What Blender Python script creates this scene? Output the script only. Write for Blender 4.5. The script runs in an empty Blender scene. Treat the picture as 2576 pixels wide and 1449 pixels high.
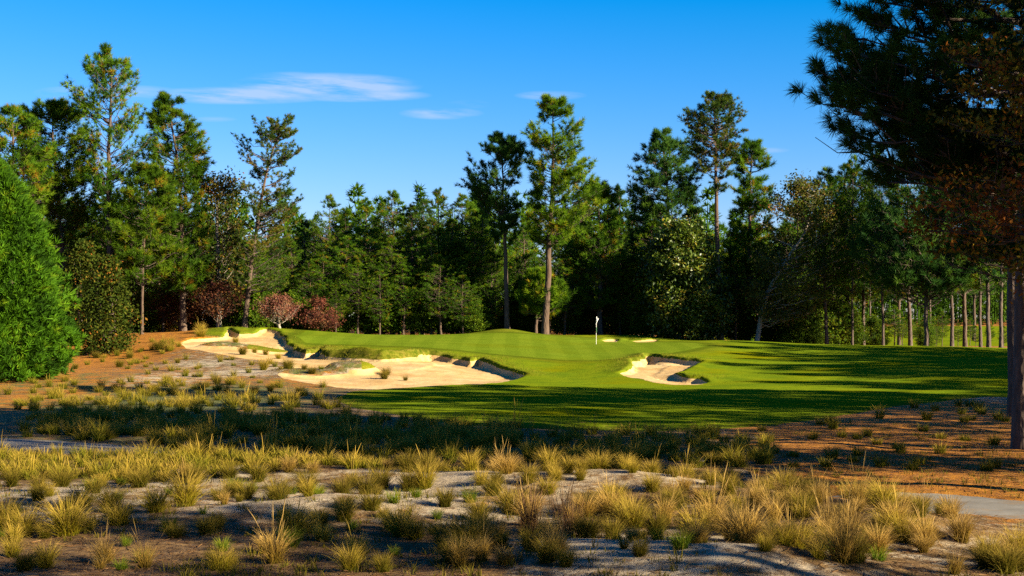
import bpy, math, random
import numpy as np

PI = math.pi
scene = bpy.context.scene
COL = scene.collection

# ---------------------------------------------------------------- camera numbers (50 mm lens, level, shifted)
F, CX, HY, ZC = 3578.0, 1288.0, 800.0, 3.3          # survey units used below: X, Y on a 2576 wide plan of the view


def P(X, Y, d):
    return np.array([(X - CX) / F * d, d, ZC + (HY - Y) / F * d])


# ---------------------------------------------------------------- noise
_rt = np.random.RandomState(5).rand(256, 256)


def vnoise(x, y, s, o=0):
    x = np.asarray(x, float) / s + 37.3 * (o + 1)
    y = np.asarray(y, float) / s + 11.7 * (o + 1)
    xi, yi = np.floor(x).astype(int), np.floor(y).astype(int)
    fx, fy = x - xi, y - yi
    fx, fy = fx * fx * (3 - 2 * fx), fy * fy * (3 - 2 * fy)
    g = lambda a, b: _rt[a & 255, b & 255]
    return (g(xi, yi) * (1 - fx) * (1 - fy) + g(xi + 1, yi) * fx * (1 - fy) + g(xi, yi + 1) * (1 - fx) * fy + g(xi + 1, yi + 1) * fx * fy) * 2 - 1


def fbm(x, y, s, o=0, n=3):
    t, a = 0, 1.0
    for k in range(n):
        t = t + a * vnoise(x, y, s / 2 ** k, o + k)
        a *= .5
    return t / 1.75


def sstep(a, b, x):
    t = np.clip((np.asarray(x, float) - a) / (b - a), 0, 1)
    return t * t * (3 - 2 * t)


# ---------------------------------------------------------------- terrain: surveyed heights, thin plate spline
SURV = [  # X, Y, distance
    (1288, 1080, 42), (900, 1060, 45), (1700, 1085, 41.5), (2100, 1055, 46), (600, 1080, 42.5), (200, 1080, 42.5), (2500, 1060, 46),
    (1000, 977, 67), (1300, 952, 75), (1320, 944, 77), (1150, 962, 71), (1000, 932, 78), (1150, 932, 79), (800, 975, 68), (1430, 945, 77), (1400, 1000, 58),
    (1000, 899, 86), (1150, 908, 85.5), (1240, 917, 83), (850, 901, 86.5), (1350, 915, 84), (1450, 930, 80), (1400, 900, 88), (1520, 908, 88),
    (1500, 867, 105), (1300, 893, 90), (1300, 865, 102), (1100, 866, 98), (1300, 840, 115), (1000, 845, 112), (1150, 842, 114), (850, 840, 112), (760, 845, 106),
    (700, 862, 99), (1450, 851, 113), (1600, 861, 110), (1600, 880, 97), (1750, 878, 96), (1700, 858, 112),
    (660, 846, 107), (700, 882, 97), (620, 850, 103), (500, 872, 95), (455, 860, 100), (600, 898, 88), (740, 905, 86), (640, 880, 93),
    (560, 835, 112), (460, 836, 116), (330, 838, 117), (200, 850, 112), (300, 905, 92), (100, 940, 76), (60, 957, 71), (300, 960, 70), (550, 940, 76), (500, 1000, 59), (150, 1010, 57),
    (1557, 942, 76), (1640, 903, 84), (1766, 914, 82), (1700, 950, 73), (1726, 970, 69.5), (1600, 960, 72), (1784, 963, 71), (1850, 930, 79), (1800, 1000, 59), (1900, 960, 70), (1900, 890, 93),
    (1800, 856, 108), (1900, 858, 107), (2000, 864, 105), (2100, 867, 104), (2300, 869, 103), (2450, 874, 101), (2560, 884, 98),
    (2100, 955, 71), (2250, 940, 74), (2400, 945, 72), (2300, 905, 84), (2500, 905, 84), (2400, 985, 63), (2576, 1000, 58), (2150, 1010, 56),
]
_c = [(*P(*s)[:2], P(*s)[2]) for s in SURV]
for x in (-60, -30, -14, -7, 0, 7, 14, 30, 60):
    for y in (4, 14, 22, 30, 36):
        _c.append((x, y, 0.0))
for x in (-90, -60): 
    for y in (50, 75, 100, 125): _c.append((x, y, .3 + (y - 50) * .02))
for x in (60, 95):
    for y in (50, 75, 100): _c.append((x, y, .3 + (y - 50) * .012))
for x in (-80, -45, -25, -10, 5, 15):
    _c += [(x, 128, 1.5), (x, 150, 1.3), (x, 200, 1.4), (x, 300, 2.5)]
for x in (24, 40, 60, 90):
    _c += [(x, 116, .85), (x, 135, .5), (x, 180, .55), (x, 230, 1.2), (x, 300, 2.8)]
CP = np.array(_c)


def _tk(r2):
    return np.where(r2 > 1e-9, .5 * r2 * np.log(r2 + 1e-12), 0)


_sc = 20.0
_p = CP[:, :2] / _sc
_n = len(_p)
_A = np.zeros((_n + 3, _n + 3))
_A[:_n, :_n] = _tk(((_p[:, None] - _p[None]) ** 2).sum(-1)) + np.eye(_n) * .0015
_A[:_n, _n] = 1; _A[:_n, _n + 1:] = _p; _A[_n, :_n] = 1; _A[_n + 1:, :_n] = _p.T
_W = np.linalg.solve(_A, np.r_[CP[:, 2], 0, 0, 0])


def base_h(x, y):
    x, y = np.atleast_1d(np.asarray(x, float)), np.atleast_1d(np.asarray(y, float))
    sh = x.shape
    q = np.c_[x.ravel(), y.ravel()]
    qq = np.c_[np.clip(q[:, 0], -95, 95), np.clip(q[:, 1], 2, 300)] / _sc
    out = np.empty(len(q))
    for i in range(0, len(q), 20000):
        b = qq[i:i + 20000]
        k = _tk(((b[:, None] - _p[None]) ** 2).sum(-1))
        out[i:i + 20000] = k @ _W[:_n] + _W[_n] + b @ _W[_n + 1:]
    return out.reshape(sh)


def hit(X, Y, lo=13.0, hi=150.0):
    """where the sight line through (X, Y) meets the ground"""
    d = np.arange(lo, hi, .25)
    z = base_h((X - CX) / F * d, d)
    zr = ZC + (HY - Y) / F * d
    k = np.nonzero(z >= zr)[0]
    if len(k) == 0:
        return np.array([(X - CX) / F * hi, hi])
    k = k[0]
    if k == 0:
        return np.array([(X - CX) / F * lo, lo])
    a, b = zr[k - 1] - z[k - 1], zr[k] - z[k]
    dd = d[k - 1] + .25 * a / (a - b)
    return np.array([(X - CX) / F * dd, dd])


def ring(pts):
    return np.array([np.r_[hit(p[0], p[1]), (p[2] if len(p) > 2 else 0), (p[3] if len(p) > 3 else 0)] for p in pts])


def densify(r, step=.5, closed=True):
    out = []
    n = len(r)
    for i in range(n if closed else n - 1):
        a, b = r[i], r[(i + 1) % n]
        k = max(1, int(np.hypot(*(b - a)[:2]) / step))
        out += [a + (b - a) * t / k for t in range(k)]
    return np.array(out)


def sdf(poly, x, y, far=12.0):
    """signed distance (negative inside) and the third value of the nearest outline point"""
    x, y = np.atleast_1d(x), np.atleast_1d(y)
    if poly.shape[1] < 4: poly = np.c_[poly, np.zeros(len(poly))]
    D = np.full(x.shape, far); A = np.zeros(x.shape + (2,))
    lo, hi = poly[:, :2].min(0) - far, poly[:, :2].max(0) + far
    m = (x > lo[0]) & (x < hi[0]) & (y > lo[1]) & (y < hi[1])
    if not m.any():
        return D, A
    px, py = x[m], y[m]
    best = np.full(px.shape, 1e9); av = np.zeros(px.shape + (2,)); ins = np.zeros(px.shape, bool)
    n = len(poly)
    for i in range(n):
        a, b = poly[i], poly[(i + 1) % n]
        e = b - a
        l2 = e[0] ** 2 + e[1] ** 2 + 1e-12
        t = np.clip(((px - a[0]) * e[0] + (py - a[1]) * e[1]) / l2, 0, 1)
        d2 = (px - a[0] - t * e[0]) ** 2 + (py - a[1] - t * e[1]) ** 2
        k = d2 < best
        best = np.where(k, d2, best); av = np.where(k[:, None], a[2:4] + t[:, None] * e[2:4], av)
        if a[1] != b[1]:
            c = ((a[1] > py) != (b[1] > py)) & (px < (b[0] - a[0]) * (py - a[1]) / (b[1] - a[1]) + a[0])
            ins ^= c
    dd = np.sqrt(best) * np.where(ins, -1, 1)
    D[m] = dd; A[m] = av
    return D, A


# bunker outlines, third number = height of the grass lip there (metres)
B_MAIN = ring([
    (455, 862, .05, .1), (480, 852, .12, .2), (520, 850, .12, .3), (560, 848, .12, .2), (574, 838, .25, .3), (600, 843, .25, .3), (640, 843, .2, .2), (668, 838, .15, .2), (700, 841, .12, .18), (716, 848, .15, .2), (720, 866, .2, .2), (738, 876, .28, .2),
    (745, 887, .38, .2), (770, 894, .42, .2), (800, 890, .4, .2), (815, 882, .4, .2), (808, 897, .5, .15), (850, 900, .95, .15), (900, 903, 1.05, .1), (960, 905, 1.0, .1), (1000, 902, .85, .12), (1050, 900, .65, .2), (1080, 895, .45, .35), (1110, 897, .3, .22), (1135, 903, .26, .26), (1160, 905, .26, .3), (1185, 910, .3, .32), (1205, 906, .26, .32), (1225, 912, .26, .32), (1250, 923, .2, .3), (1280, 931, .18, .3),
    (1322, 944, .15, .35), (1300, 953, 0, .05), (1260, 962, 0), (1200, 967, 0), (1100, 970, 0), (1000, 977, 0), (940, 980, 0), (880, 976, 0), (800, 968, 0), (720, 952, 0), (690, 940, 0), (700, 925, 0), (740, 915, 0), (660, 906, 0), (600, 900, 0), (520, 886, 0), (470, 878, 0)])
B_SMALL = ring([
    (1557, 941, .1), (1576, 937, .2, .1), (1588, 928, .25, .2), (1592, 919, .25, .25), (1590, 909, .3, .3), (1610, 908, .3, .35), (1625, 898, .3, .4), (1640, 898, .25, .2), (1666, 901, .22, .2), (1693, 903, .22, .22), (1726, 906, .22, .3), (1746, 908, .22, .3),
    (1767, 911, .15, .2), (1737, 925, .08, .1), (1700, 940, .08, .1), (1705, 944, .15, .15), (1717, 951, .2, .18), (1735, 954, .2, .18), (1760, 955, .2, .2), (1775, 960, .15, .18), (1784, 963, .1, .1), (1768, 967, 0), (1726, 969, 0), (1676, 967, 0), (1651, 963, 0), (1610, 953, 0), (1577, 948, 0)])
B_FAR = [ring([(1516, 858.5, .15), (1528, 857, .25), (1545, 857, .25), (1556, 858, .2), (1552, 860, 0), (1522, 860, 0)]),
         ring([(1590, 859.5, .1), (1612, 858.5, .2), (1640, 857.5, .25), (1658, 857, .2), (1645, 860, 0), (1604, 861, 0)])]
# rough covered islands standing in the main bunker
ISL = [(*hit(640, 878), 2.7, 1.5, .42, .1), (*hit(560, 870), 1.8, 1.4, .4, 0), (*hit(880, 932), 1.6, 1.6, .6, 0), (*hit(775, 938), 2.6, 1.7, .3, 0)]
MOUND = [(*hit(655, 838), 6.0, 2.2, .35), (0.0 - .6, 118.0, 2.3, 2.0, .42), (9.4, 116.5, 4.0, 1.6, .28),
         (-2.6, 24.4, 1.7, 1.0, .26), (-4.4, 23.6, 1.5, .9, .14), (3.2, 18.4, 1.8, 1.0, .26), (1.2, 19.6, 2.2, 1.2, .22), (-5.2, 17.4, 2.2, .9, .16), (5.6, 21.6, 1.8, 1.0, .25), (2.5, 26.5, 2.5, 1.2, .2)]
FAIR = ring([(838, 1003), (880, 985), (950, 980), (1000, 977), (900, 930), (640, 890), (600, 850), (520, 846), (480, 842), (520, 838), (600, 830)])
FAIR = FAIR[:, :3]
FAIR = np.r_[FAIR, [(-21, 116, 0), (-14, 121, 0), (0, 122, 0), (14, 118.5, 0), (24, 113, 0), (34, 110, 0), (50, 106, 0), (70, 96, 0), (70, 62, 0)],
             ring([(2570, 1000), (2480, 998), (2400, 1005), (2330, 1014), (2250, 1024), (2170, 1037), (2080, 1052), (1950, 1070), (1800, 1081), (1600, 1086), (1400, 1081), (1200, 1073), (1100, 1060), (1000, 1045), (900, 1028)])[:, :3]]
GREEN = np.r_[ring([(738, 848), (770, 866), (850, 868), (950, 870), (1050, 873), (1150, 881), (1250, 892), (1350, 901), (1450, 908), (1540, 908), (1620, 902), (1690, 889), (1740, 879), (1780, 870), (1760, 864), (1700, 861)])[:, :3],
              [(10.5, 111, 0), (3, 114.5, 0), (-5, 116, 0), (-12, 116, 0), (-16, 113, 0)]]
FIELD = np.array([(28, 150, 0), (24, 185, 0), (34, 215, 0), (60, 260, 0), (120, 260, 0), (150, 180, 0), (110, 140, 0), (60, 140, 0)], float)
PATHC = np.array([(-26, 41.5), (-17, 39.5), (-13, 37.6), (-10, 35.6), (-7, 33.6), (-3, 31.5), (1, 29.6), (5, 27.4), (8.2, 25.2), (10.6, 23.6), (16, 20.8), (26, 18)], float)


def path_sd(x, y):
    best = np.full(np.shape(x), 1e9)
    for a, b in zip(PATHC[:-1], PATHC[1:]):
        e = b - a
        t = np.clip(((x - a[0]) * e[0] + (y - a[1]) * e[1]) / (e @ e), 0, 1)
        best = np.minimum(best, np.hypot(x - a[0] - t * e[0], y - a[1] - t * e[1]))
    return best - 1.25


def fields(x, y):
    """all region distances and the finished ground height at (x, y)"""
    x, y = np.atleast_1d(np.asarray(x, float)), np.atleast_1d(np.asarray(y, float))
    z = base_h(x, y)
    rag = .16 * fbm(x, y, 1.1, 3) + .1 * vnoise(x, y, .35, 9)
    sb = np.full(x.shape, 12.0); amp2 = np.zeros(x.shape + (2,))
    for poly in (B_MAIN, B_SMALL, *B_FAR):
        d, a = sdf(poly, x, y)
        k = d < sb
        sb = np.where(k, d, sb); amp2 = np.where(k[:, None], a, amp2)
    amp, cutd = amp2[:, 0], amp2[:, 1]
    near = sb < 11
    sb = np.where(near, sb + rag * .55, sb)
    # lip: the grass stands up over the sand and runs out into the slope
    lip = amp * (.9 + .35 * fbm(x, y, 1.6, 21)) * sstep(-.1, .14 + 2.2 * np.maximum(amp - .6, 0), sb) * np.exp(-np.maximum(sb, 0) / 1.9)
    dish = -.12 * sstep(.1, -1.6, sb) - cutd * sstep(.1, -.22, sb) * np.exp(np.minimum(sb + .2, 0) / 2.6)
    isl = np.zeros(x.shape); isd = np.full(x.shape, 9.0)
    for (ix, iy, rx, ry, h, tilt) in ISL:
        q = np.hypot((x - ix) / rx, (y - iy - tilt * (x - ix)) / ry) + .25 * rag
        isl = np.maximum(isl, h * sstep(1.25, .45, q))
        isd = np.minimum(isd, (q - .86) * min(rx, ry))
    z = z + lip + dish + isl
    for (mx, my, rx, ry, h) in MOUND:
        z = z + h * np.exp(-((x - mx) / rx) ** 2 - ((y - my) / ry) ** 2)
    sb2 = np.maximum(sb, -isd)          # sand, less the islands
    sf, _ = sdf(FAIR, x, y)
    sf = np.where(sf < 11, sf + .25 * fbm(x, y, 2.2, 6), sf)
    sg, _ = sdf(GREEN, x, y)
    sl, _ = sdf(FIELD, x, y, 30)
    sf = np.minimum(sf, sl)
    sp = path_sd(x, y)
    sp = sp + .22 * fbm(x, y, .9, 14)
    rough = sstep(.3, 2.5, sf) * sstep(.0, .8, sp)
    close = sstep(60, 34, y)
    z = z + rough * (.09 * fbm(x, y, 4.2, 2) + .05 * close * fbm(x, y, 1.3, 4) + .012 * close * vnoise(x, y, .33, 7))
    z = z - .05 * sstep(.15, -.1, sp)
    midp = sstep(-9.5, -7, x) * sstep(7.5, 5.5, x)
    z = z - .32 * midp * sstep(1.4, -.3, sp) + .30 * midp * np.exp(-((path_sd(x, y + 3.1) + 1.25) / 1.5) ** 2)
    roll = sstep(13, 22, x) * sstep(62, 70, y) * sstep(108, 96, y)
    z = z + roll * .22 * vnoise(x * .35, y, 6.5, 31)
    z = z + np.where(sb < 0, .018 * fbm(x, y, .7, 17) + .03 * fbm(x, y, 2.4, 19), 0)
    tuft = sstep(1.6, .1, sb) * (sb > -.05) * np.minimum(amp * 2, 1)
    z = z + tuft * .045 * vnoise(x, y, .3, 23)
    amp = np.maximum(amp, cutd * .6)
    return dict(z=z, cutd=cutd, sand=sb2, fair=sf, green=sg, path=sp, amp=amp, sb=sb, isd=isd)


def H(x, y):
    return float(fields([x], [y])['z'][0])


# ---------------------------------------------------------------- mesh and object helpers
def mesh_from(name, V, polys, mats, attrs=None, smooth=True):
    """polys: list of (n, k) index arrays"""
    me = bpy.data.meshes.new(name)
    polys = [np.asarray(p, np.int32) for p in polys if len(p)]
    V = np.asarray(V, np.float32)
    me.vertices.add(len(V)); me.vertices.foreach_set('co', V.ravel())
    loops = np.concatenate([p.ravel() for p in polys])
    cnt = np.concatenate([np.full(len(p), p.shape[1], np.int32) for p in polys])
    start = np.r_[0, np.cumsum(cnt)[:-1]].astype(np.int32)
    me.loops.add(len(loops)); me.loops.foreach_set('vertex_index', loops)
    me.polygons.add(len(cnt)); me.polygons.foreach_set('loop_start', start)
    try:
        me.polygons.foreach_set('loop_total', cnt)
    except Exception:
        pass
    for m in (mats if isinstance(mats, (list, tuple)) else [mats]):
        me.materials.append(m)
    for k, a in (attrs or {}).items():
        a = np.asarray(a, np.float32)
        if a.ndim == 1:
            at = me.attributes.new(k, 'FLOAT', 'POINT'); at.data.foreach_set('value', a)
        else:
            at = me.attributes.new(k, 'FLOAT_COLOR', 'POINT'); at.data.foreach_set('color', a.ravel())
    me.polygons.foreach_set('use_smooth', np.full(len(cnt), smooth))
    me.update(calc_edges=True)
    return me


def link(name, me, parent=None):
    o = bpy.data.objects.new(name, me)
    COL.objects.link(o)
    if parent is not None:
        o.parent = parent
    return o


def tag(o, label=None, cat=None, group=None, kind=None):
    if label: o['label'] = label
    if cat: o['category'] = cat
    if group: o['group'] = group
    if kind: o['kind'] = kind
    return o


def empty(name, loc, rz=0, s=1):
    o = bpy.data.objects.new(name, None)
    COL.objects.link(o)
    o.location = loc; o.rotation_euler = (0, 0, rz); o.scale = (s, s, s)
    o.empty_display_size = .3
    return o


def copy_tree(o, loc, rz, s, label, group):
    r = o.copy(); COL.objects.link(r)
    r.location = loc; r.rotation_euler = (0, 0, rz)
    r.scale = s if isinstance(s, (tuple, list)) else (s, s, s)
    r['label'] = label; r['group'] = group
    for ch in list(o.children):
        c = ch.copy(); COL.objects.link(c); c.parent = r
    return r


class Acc:
    """collects pieces of one mesh"""
    def __init__(s): s.V, s.Q, s.T, s.A, s.n = [], [], [], [], 0

    def add(s, V, quads=None, tris=None, tint=None):
        V = np.asarray(V, float).reshape(-1, 3)
        if quads is not None and len(quads): s.Q.append(np.asarray(quads) + s.n)
        if tris is not None and len(tris): s.T.append(np.asarray(tris) + s.n)
        s.V.append(V)
        s.A.append(np.broadcast_to(np.asarray(tint if tint is not None else .5, float), (len(V),)).copy())
        s.n += len(V)

    def build(s, name, mat, parent=None, origin=(0, 0, 0), smooth=True, extra=None):
        V = np.concatenate(s.V) - np.asarray(origin)
        polys = []
        if s.Q: polys.append(np.concatenate(s.Q))
        if s.T: polys.append(np.concatenate(s.T))
        return link(name, mesh_from(name, V, polys, mat, {'tint': np.concatenate(s.A), **(extra or {})}, smooth), parent)


def unit(v):
    v = np.asarray(v, float)
    return v / (np.linalg.norm(v, axis=-1, keepdims=True) + 1e-9)


def tube(acc, pts, rad, sides=5, cap=True):
    pts = np.asarray(pts, float); rad = np.asarray(rad, float)
    t = unit(np.gradient(pts, axis=0))
    ref = np.array([.31, .95, .05]) if abs(t[0][2]) > .6 else np.array([0, 0, 1.])
    u = unit(np.cross(t, ref)); v = np.cross(t, u)
    a = np.linspace(0, 2 * PI, sides, endpoint=False)
    V = pts[:, None] + rad[:, None, None] * (np.cos(a)[None, :, None] * u[:, None] + np.sin(a)[None, :, None] * v[:, None])
    n = len(pts)
    i = np.arange(n - 1)[:, None] * sides; j = np.arange(sides)[None]; k = (j + 1) % sides
    q = np.stack([i + j, i + k, i + sides + k, i + sides + j], -1).reshape(-1, 4)
    acc.add(V.reshape(-1, 3), quads=q)


def needles(acc, C, D, L, m, spread, w, rg, tint, droop=0.0):
    """tufts of m blades at C, pointing about D"""
    n = len(C)
    if n == 0: return
    d = unit(D[:, None, :] + rg.randn(n, m, 3) * spread)
    ln = (np.asarray(L).reshape(-1, 1) * rg.uniform(.7, 1.1, (n, m)))[..., None]
    side = unit(np.cross(d, rg.randn(n, m, 3))) * w
    b = np.broadcast_to(C[:, None, :], d.shape) + rg.randn(n, m, 3) * .02
    tt = np.repeat(np.clip(np.asarray(tint).reshape(-1, 1) + rg.uniform(-.12, .12, (n, m)), 0, 1).ravel(), 3 if not droop else 5)
    if not droop:
        V = np.stack([b - side, b + side, b + d * ln], 2).reshape(-1, 3)
        acc.add(V, tris=np.arange(len(V)).reshape(-1, 3), tint=tt)
    else:
        mid = b + d * ln * .55
        tip = b + d * ln - np.array([0, 0, 1.]) * ln * droop
        V = np.stack([b - side, b + side, mid + side * .9, mid - side * .9, tip], 2).reshape(-1, 3)
        k = np.arange(n * m)[:, None] * 5
        acc.add(V, quads=k + np.array([0, 1, 2, 3]), tris=k + np.array([3, 2, 4]), tint=tt)


def leaves(acc, C, rc, m, size, rg, tint, upb=.5):
    n = len(C)
    if n == 0: return
    p = C[:, None, :] + rg.randn(n, m, 3) * np.asarray(rc).reshape(-1, 1, 1) * np.array([1, 1, .75])
    nrm = unit(rg.randn(n, m, 3) + np.array([0, 0, upb]))
    a = unit(np.cross(nrm, rg.randn(n, m, 3))); b = np.cross(nrm, a)
    s = size * rg.uniform(.6, 1.25, (n, m, 1))
    V = np.stack([p - a * s, p + b * s * .55, p + a * s, p - b * s * .55], 2).reshape(-1, 3)
    tt = np.repeat(np.clip(np.asarray(tint).reshape(-1, 1) + rg.uniform(-.2, .2, (n, m)), 0, 1).ravel(), 4)
    acc.add(V, quads=np.arange(len(V)).reshape(-1, 4), tint=tt)


# ---------------------------------------------------------------- materials
def newmat(name):
    m = bpy.data.materials.new(name); m.use_nodes = True
    nt = m.node_tree; nt.nodes.clear()
    out = nt.nodes.new('ShaderNodeOutputMaterial')
    b = nt.nodes.new('ShaderNodeBsdfPrincipled')
    nt.links.new(b.outputs[0], out.inputs[0])
    b.inputs['Roughness'].default_value = .9
    b.inputs['Specular IOR Level'].default_value = .2
    return m, nt, b


def nd(nt, t, **kw):
    n = nt.nodes.new(t)
    for k, v in kw.items():
        if k.startswith('i_'):
            n.inputs[k[2:].replace('_', ' ')].default_value = v
        else:
            setattr(n, k, v)
    return n


ALB = .79


def ramp(nt, stops, src=None, k=ALB):
    stops = [(p_, tuple(v * k for v in c_)) for p_, c_ in stops]
    r = nt.nodes.new('ShaderNodeValToRGB')
    e = r.color_ramp.elements
    while len(e) > 1: e.remove(e[-1])
    e[0].position = stops[0][0]; e[0].color = (*stops[0][1], 1)
    for p, c in stops[1:]:
        x = e.new(p); x.color = (*c, 1)
    if src is not None: nt.links.new(src, r.inputs[0])
    return r


def noise(nt, co, scale, detail=4, rough=.6, mapscale=None):
    if mapscale:
        mp = nd(nt, 'ShaderNodeMapping'); mp.inputs['Scale'].default_value = mapscale
        nt.links.new(co, mp.inputs[0]); co = mp.outputs[0]
    n = nd(nt, 'ShaderNodeTexNoise', i_Scale=scale, i_Detail=detail, i_Roughness=rough)
    nt.links.new(co, n.inputs['Vector'])
    return n.outputs['Fac']


def mix(nt, fac, a, b, mode='MIX'):
    m = nd(nt, 'ShaderNodeMix', data_type='RGBA', blend_type=mode)
    for s, v in ((m.inputs[0], fac), (m.inputs[6], a), (m.inputs[7], b)):
        if isinstance(v, (int, float)): s.default_value = v
        elif isinstance(v, tuple): s.default_value = (*v, 1) if len(v) == 3 else v
        else: nt.links.new(v, s)
    return m.outputs[2]


def bump(nt, b, h, strength, dist):
    n = nd(nt, 'ShaderNodeBump', i_Strength=strength, i_Distance=dist)
    nt.links.new(h, n.inputs['Height']); nt.links.new(n.outputs[0], b.inputs['Normal'])


def objco(nt):
    return nd(nt, 'ShaderNodeTexCoord').outputs['Object']


def foliage_mat(name, stops, trans=.25, rough=.7, spec=.08):
    m, nt, b = newmat(name)
    at = nd(nt, 'ShaderNodeAttribute', attribute_name='tint')
    r = ramp(nt, stops, at.outputs['Fac'])
    oi = nd(nt, 'ShaderNodeObjectInfo')
    hs = nd(nt, 'ShaderNodeHueSaturation')
    mr = nd(nt, 'ShaderNodeMapRange', i_To_Min=.8, i_To_Max=1.2)
    nt.links.new(oi.outputs['Random'], mr.inputs[0]); nt.links.new(mr.outputs[0], hs.inputs['Value'])
    nt.links.new(r.outputs[0], hs.inputs['Color'])
    nt.links.new(hs.outputs[0], b.inputs['Base Color'])
    b.inputs['Roughness'].default_value = rough
    b.inputs['Specular IOR Level'].default_value = spec
    if trans:
        tr = nd(nt, 'ShaderNodeBsdfTranslucent'); nt.links.new(hs.outputs[0], tr.inputs['Color'])
        mx = nd(nt, 'ShaderNodeMixShader', i_Fac=trans)
        nt.links.new(b.outputs[0], mx.inputs[1]); nt.links.new(tr.outputs[0], mx.inputs[2])
        nt.links.new(mx.outputs[0], nt.nodes['Material Output'].inputs[0])
    return m


M = {}
M['needle'] = foliage_mat('pine_needles', [(0, (.022, .062, .004)), (.45, (.060, .142, .006)), (.8, (.125, .215, .007)), (.95, (.16, .22, .009)), (.98, (.26, .13, .010)), (1, (.28, .13, .012))], .42)
M['needle_blue'] = foliage_mat('pine_needles_shade_dark', [(0, (.013, .044, .010)), (.5, (.034, .092, .012)), (1, (.075, .14, .012))], .38)  # darker needle copy: shade on the shadowed pines is put into the colour
M['needle_olive'] = foliage_mat('pine_needles_olive', [(0, (.026, .066, .003)), (.5, (.076, .155, .005)), (.85, (.145, .22, .007)), (.97, (.18, .22, .009)), (1, (.26, .15, .010))], .42)
M['needle_brown'] = foliage_mat('pine_needles_brown', [(0, (.018, .044, .006)), (.5, (.046, .086, .007)), (.8, (.09, .115, .009)), (1, (.15, .095, .014))], .35)
M['broad'] = foliage_mat('broad_leaves', [(0, (.018, .044, .003)), (.5, (.055, .11, .005)), (.9, (.12, .18, .007)), (1, (.16, .18, .010))], .42)
M['magnolia'] = foliage_mat('glossy_leaves', [(0, (.014, .032, .003)), (.5, (.045, .08, .005)), (.85, (.10, .13, .008)), (1, (.20, .15, .015))], .2, .42, .25)
M['autumn'] = foliage_mat('autumn_leaves', [(0, (.022, .03, .007)), (.35, (.07, .075, .010)), (.6, (.18, .12, .012)), (.8, (.17, .055, .012)), (1, (.09, .022, .010))], .35)
M['oakleaf'] = foliage_mat('oak_leaves', [(0, (.03, .035, .004)), (.3, (.12, .105, .006)), (.55, (.34, .22, .012)), (.78, (.34, .11, .012)), (1, (.14, .035, .008))], .3)
M['yellowgreen'] = foliage_mat('thin_leaves', [(0, (.03, .045, .008)), (.5, (.075, .09, .012)), (.85, (.14, .12, .018)), (1, (.17, .08, .015))], .35)
M['red'] = foliage_mat('red_leaves', [(0, (.05, .012, .010)), (.5, (.13, .034, .022)), (.8, (.18, .06, .03)), (1, (.16, .09, .03))], .3)
M['pinkred'] = foliage_mat('pink_red_leaves', [(0, (.10, .03, .022)), (.5, (.22, .075, .05)), (.8, (.28, .12, .075)), (1, (.22, .13, .05))], .3)
M['darkred'] = foliage_mat('dark_red_leaves', [(0, (.02, .007, .005)), (.5, (.065, .018, .012)), (1, (.12, .05, .012))], .3)
M['cedar'] = foliage_mat('arborvitae_sprays', [(0, (.010, .030, .001)), (.4, (.030, .085, .002)), (.85, (.06, .14, .003)), (1, (.10, .15, .004))], .15)
M['holly'] = foliage_mat('holly_leaves', [(0, (.012, .024, .003)), (.55, (.034, .050, .005)), (.85, (.075, .075, .008)), (1, (.20, .075, .012))], .12, .8, .03)


def bark_mat(name, c0, c1, c2, sc=1.0):
    m, nt, b = newmat(name)
    co = objco(nt)
    n1 = noise(nt, co, 5.5 * sc, 6, .65, (1, 1, .28))
    r = ramp(nt, [(.3, c0), (.5, c1), (.68, c2)], n1)
    n2 = noise(nt, co, .6, 3, .5)
    col = mix(nt, n2, r.outputs[0], c1, 'MIX')
    nt.links.new(col, b.inputs['Base Color'])
    v = nd(nt, 'ShaderNodeTexVoronoi', i_Scale=9 * sc)
    mp = nd(nt, 'ShaderNodeMapping'); mp.inputs['Scale'].default_value = (1, 1, .35)
    nt.links.new(co, mp.inputs[0]); nt.links.new(mp.outputs[0], v.inputs['Vector'])
    bump(nt, b, v.outputs['Distance'], .8, .04)
    return m


M['bark'] = bark_mat('pine_bark', (.016, .010, .007), (.066, .043, .029), (.13, .09, .063))
M['bark_dark'] = bark_mat('dark_bark', (.018, .013, .011), (.07, .05, .04), (.16, .11, .085))
M['bark_pale'] = bark_mat('pale_bark', (.09, .075, .055), (.23, .195, .15), (.34, .30, .24))


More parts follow.
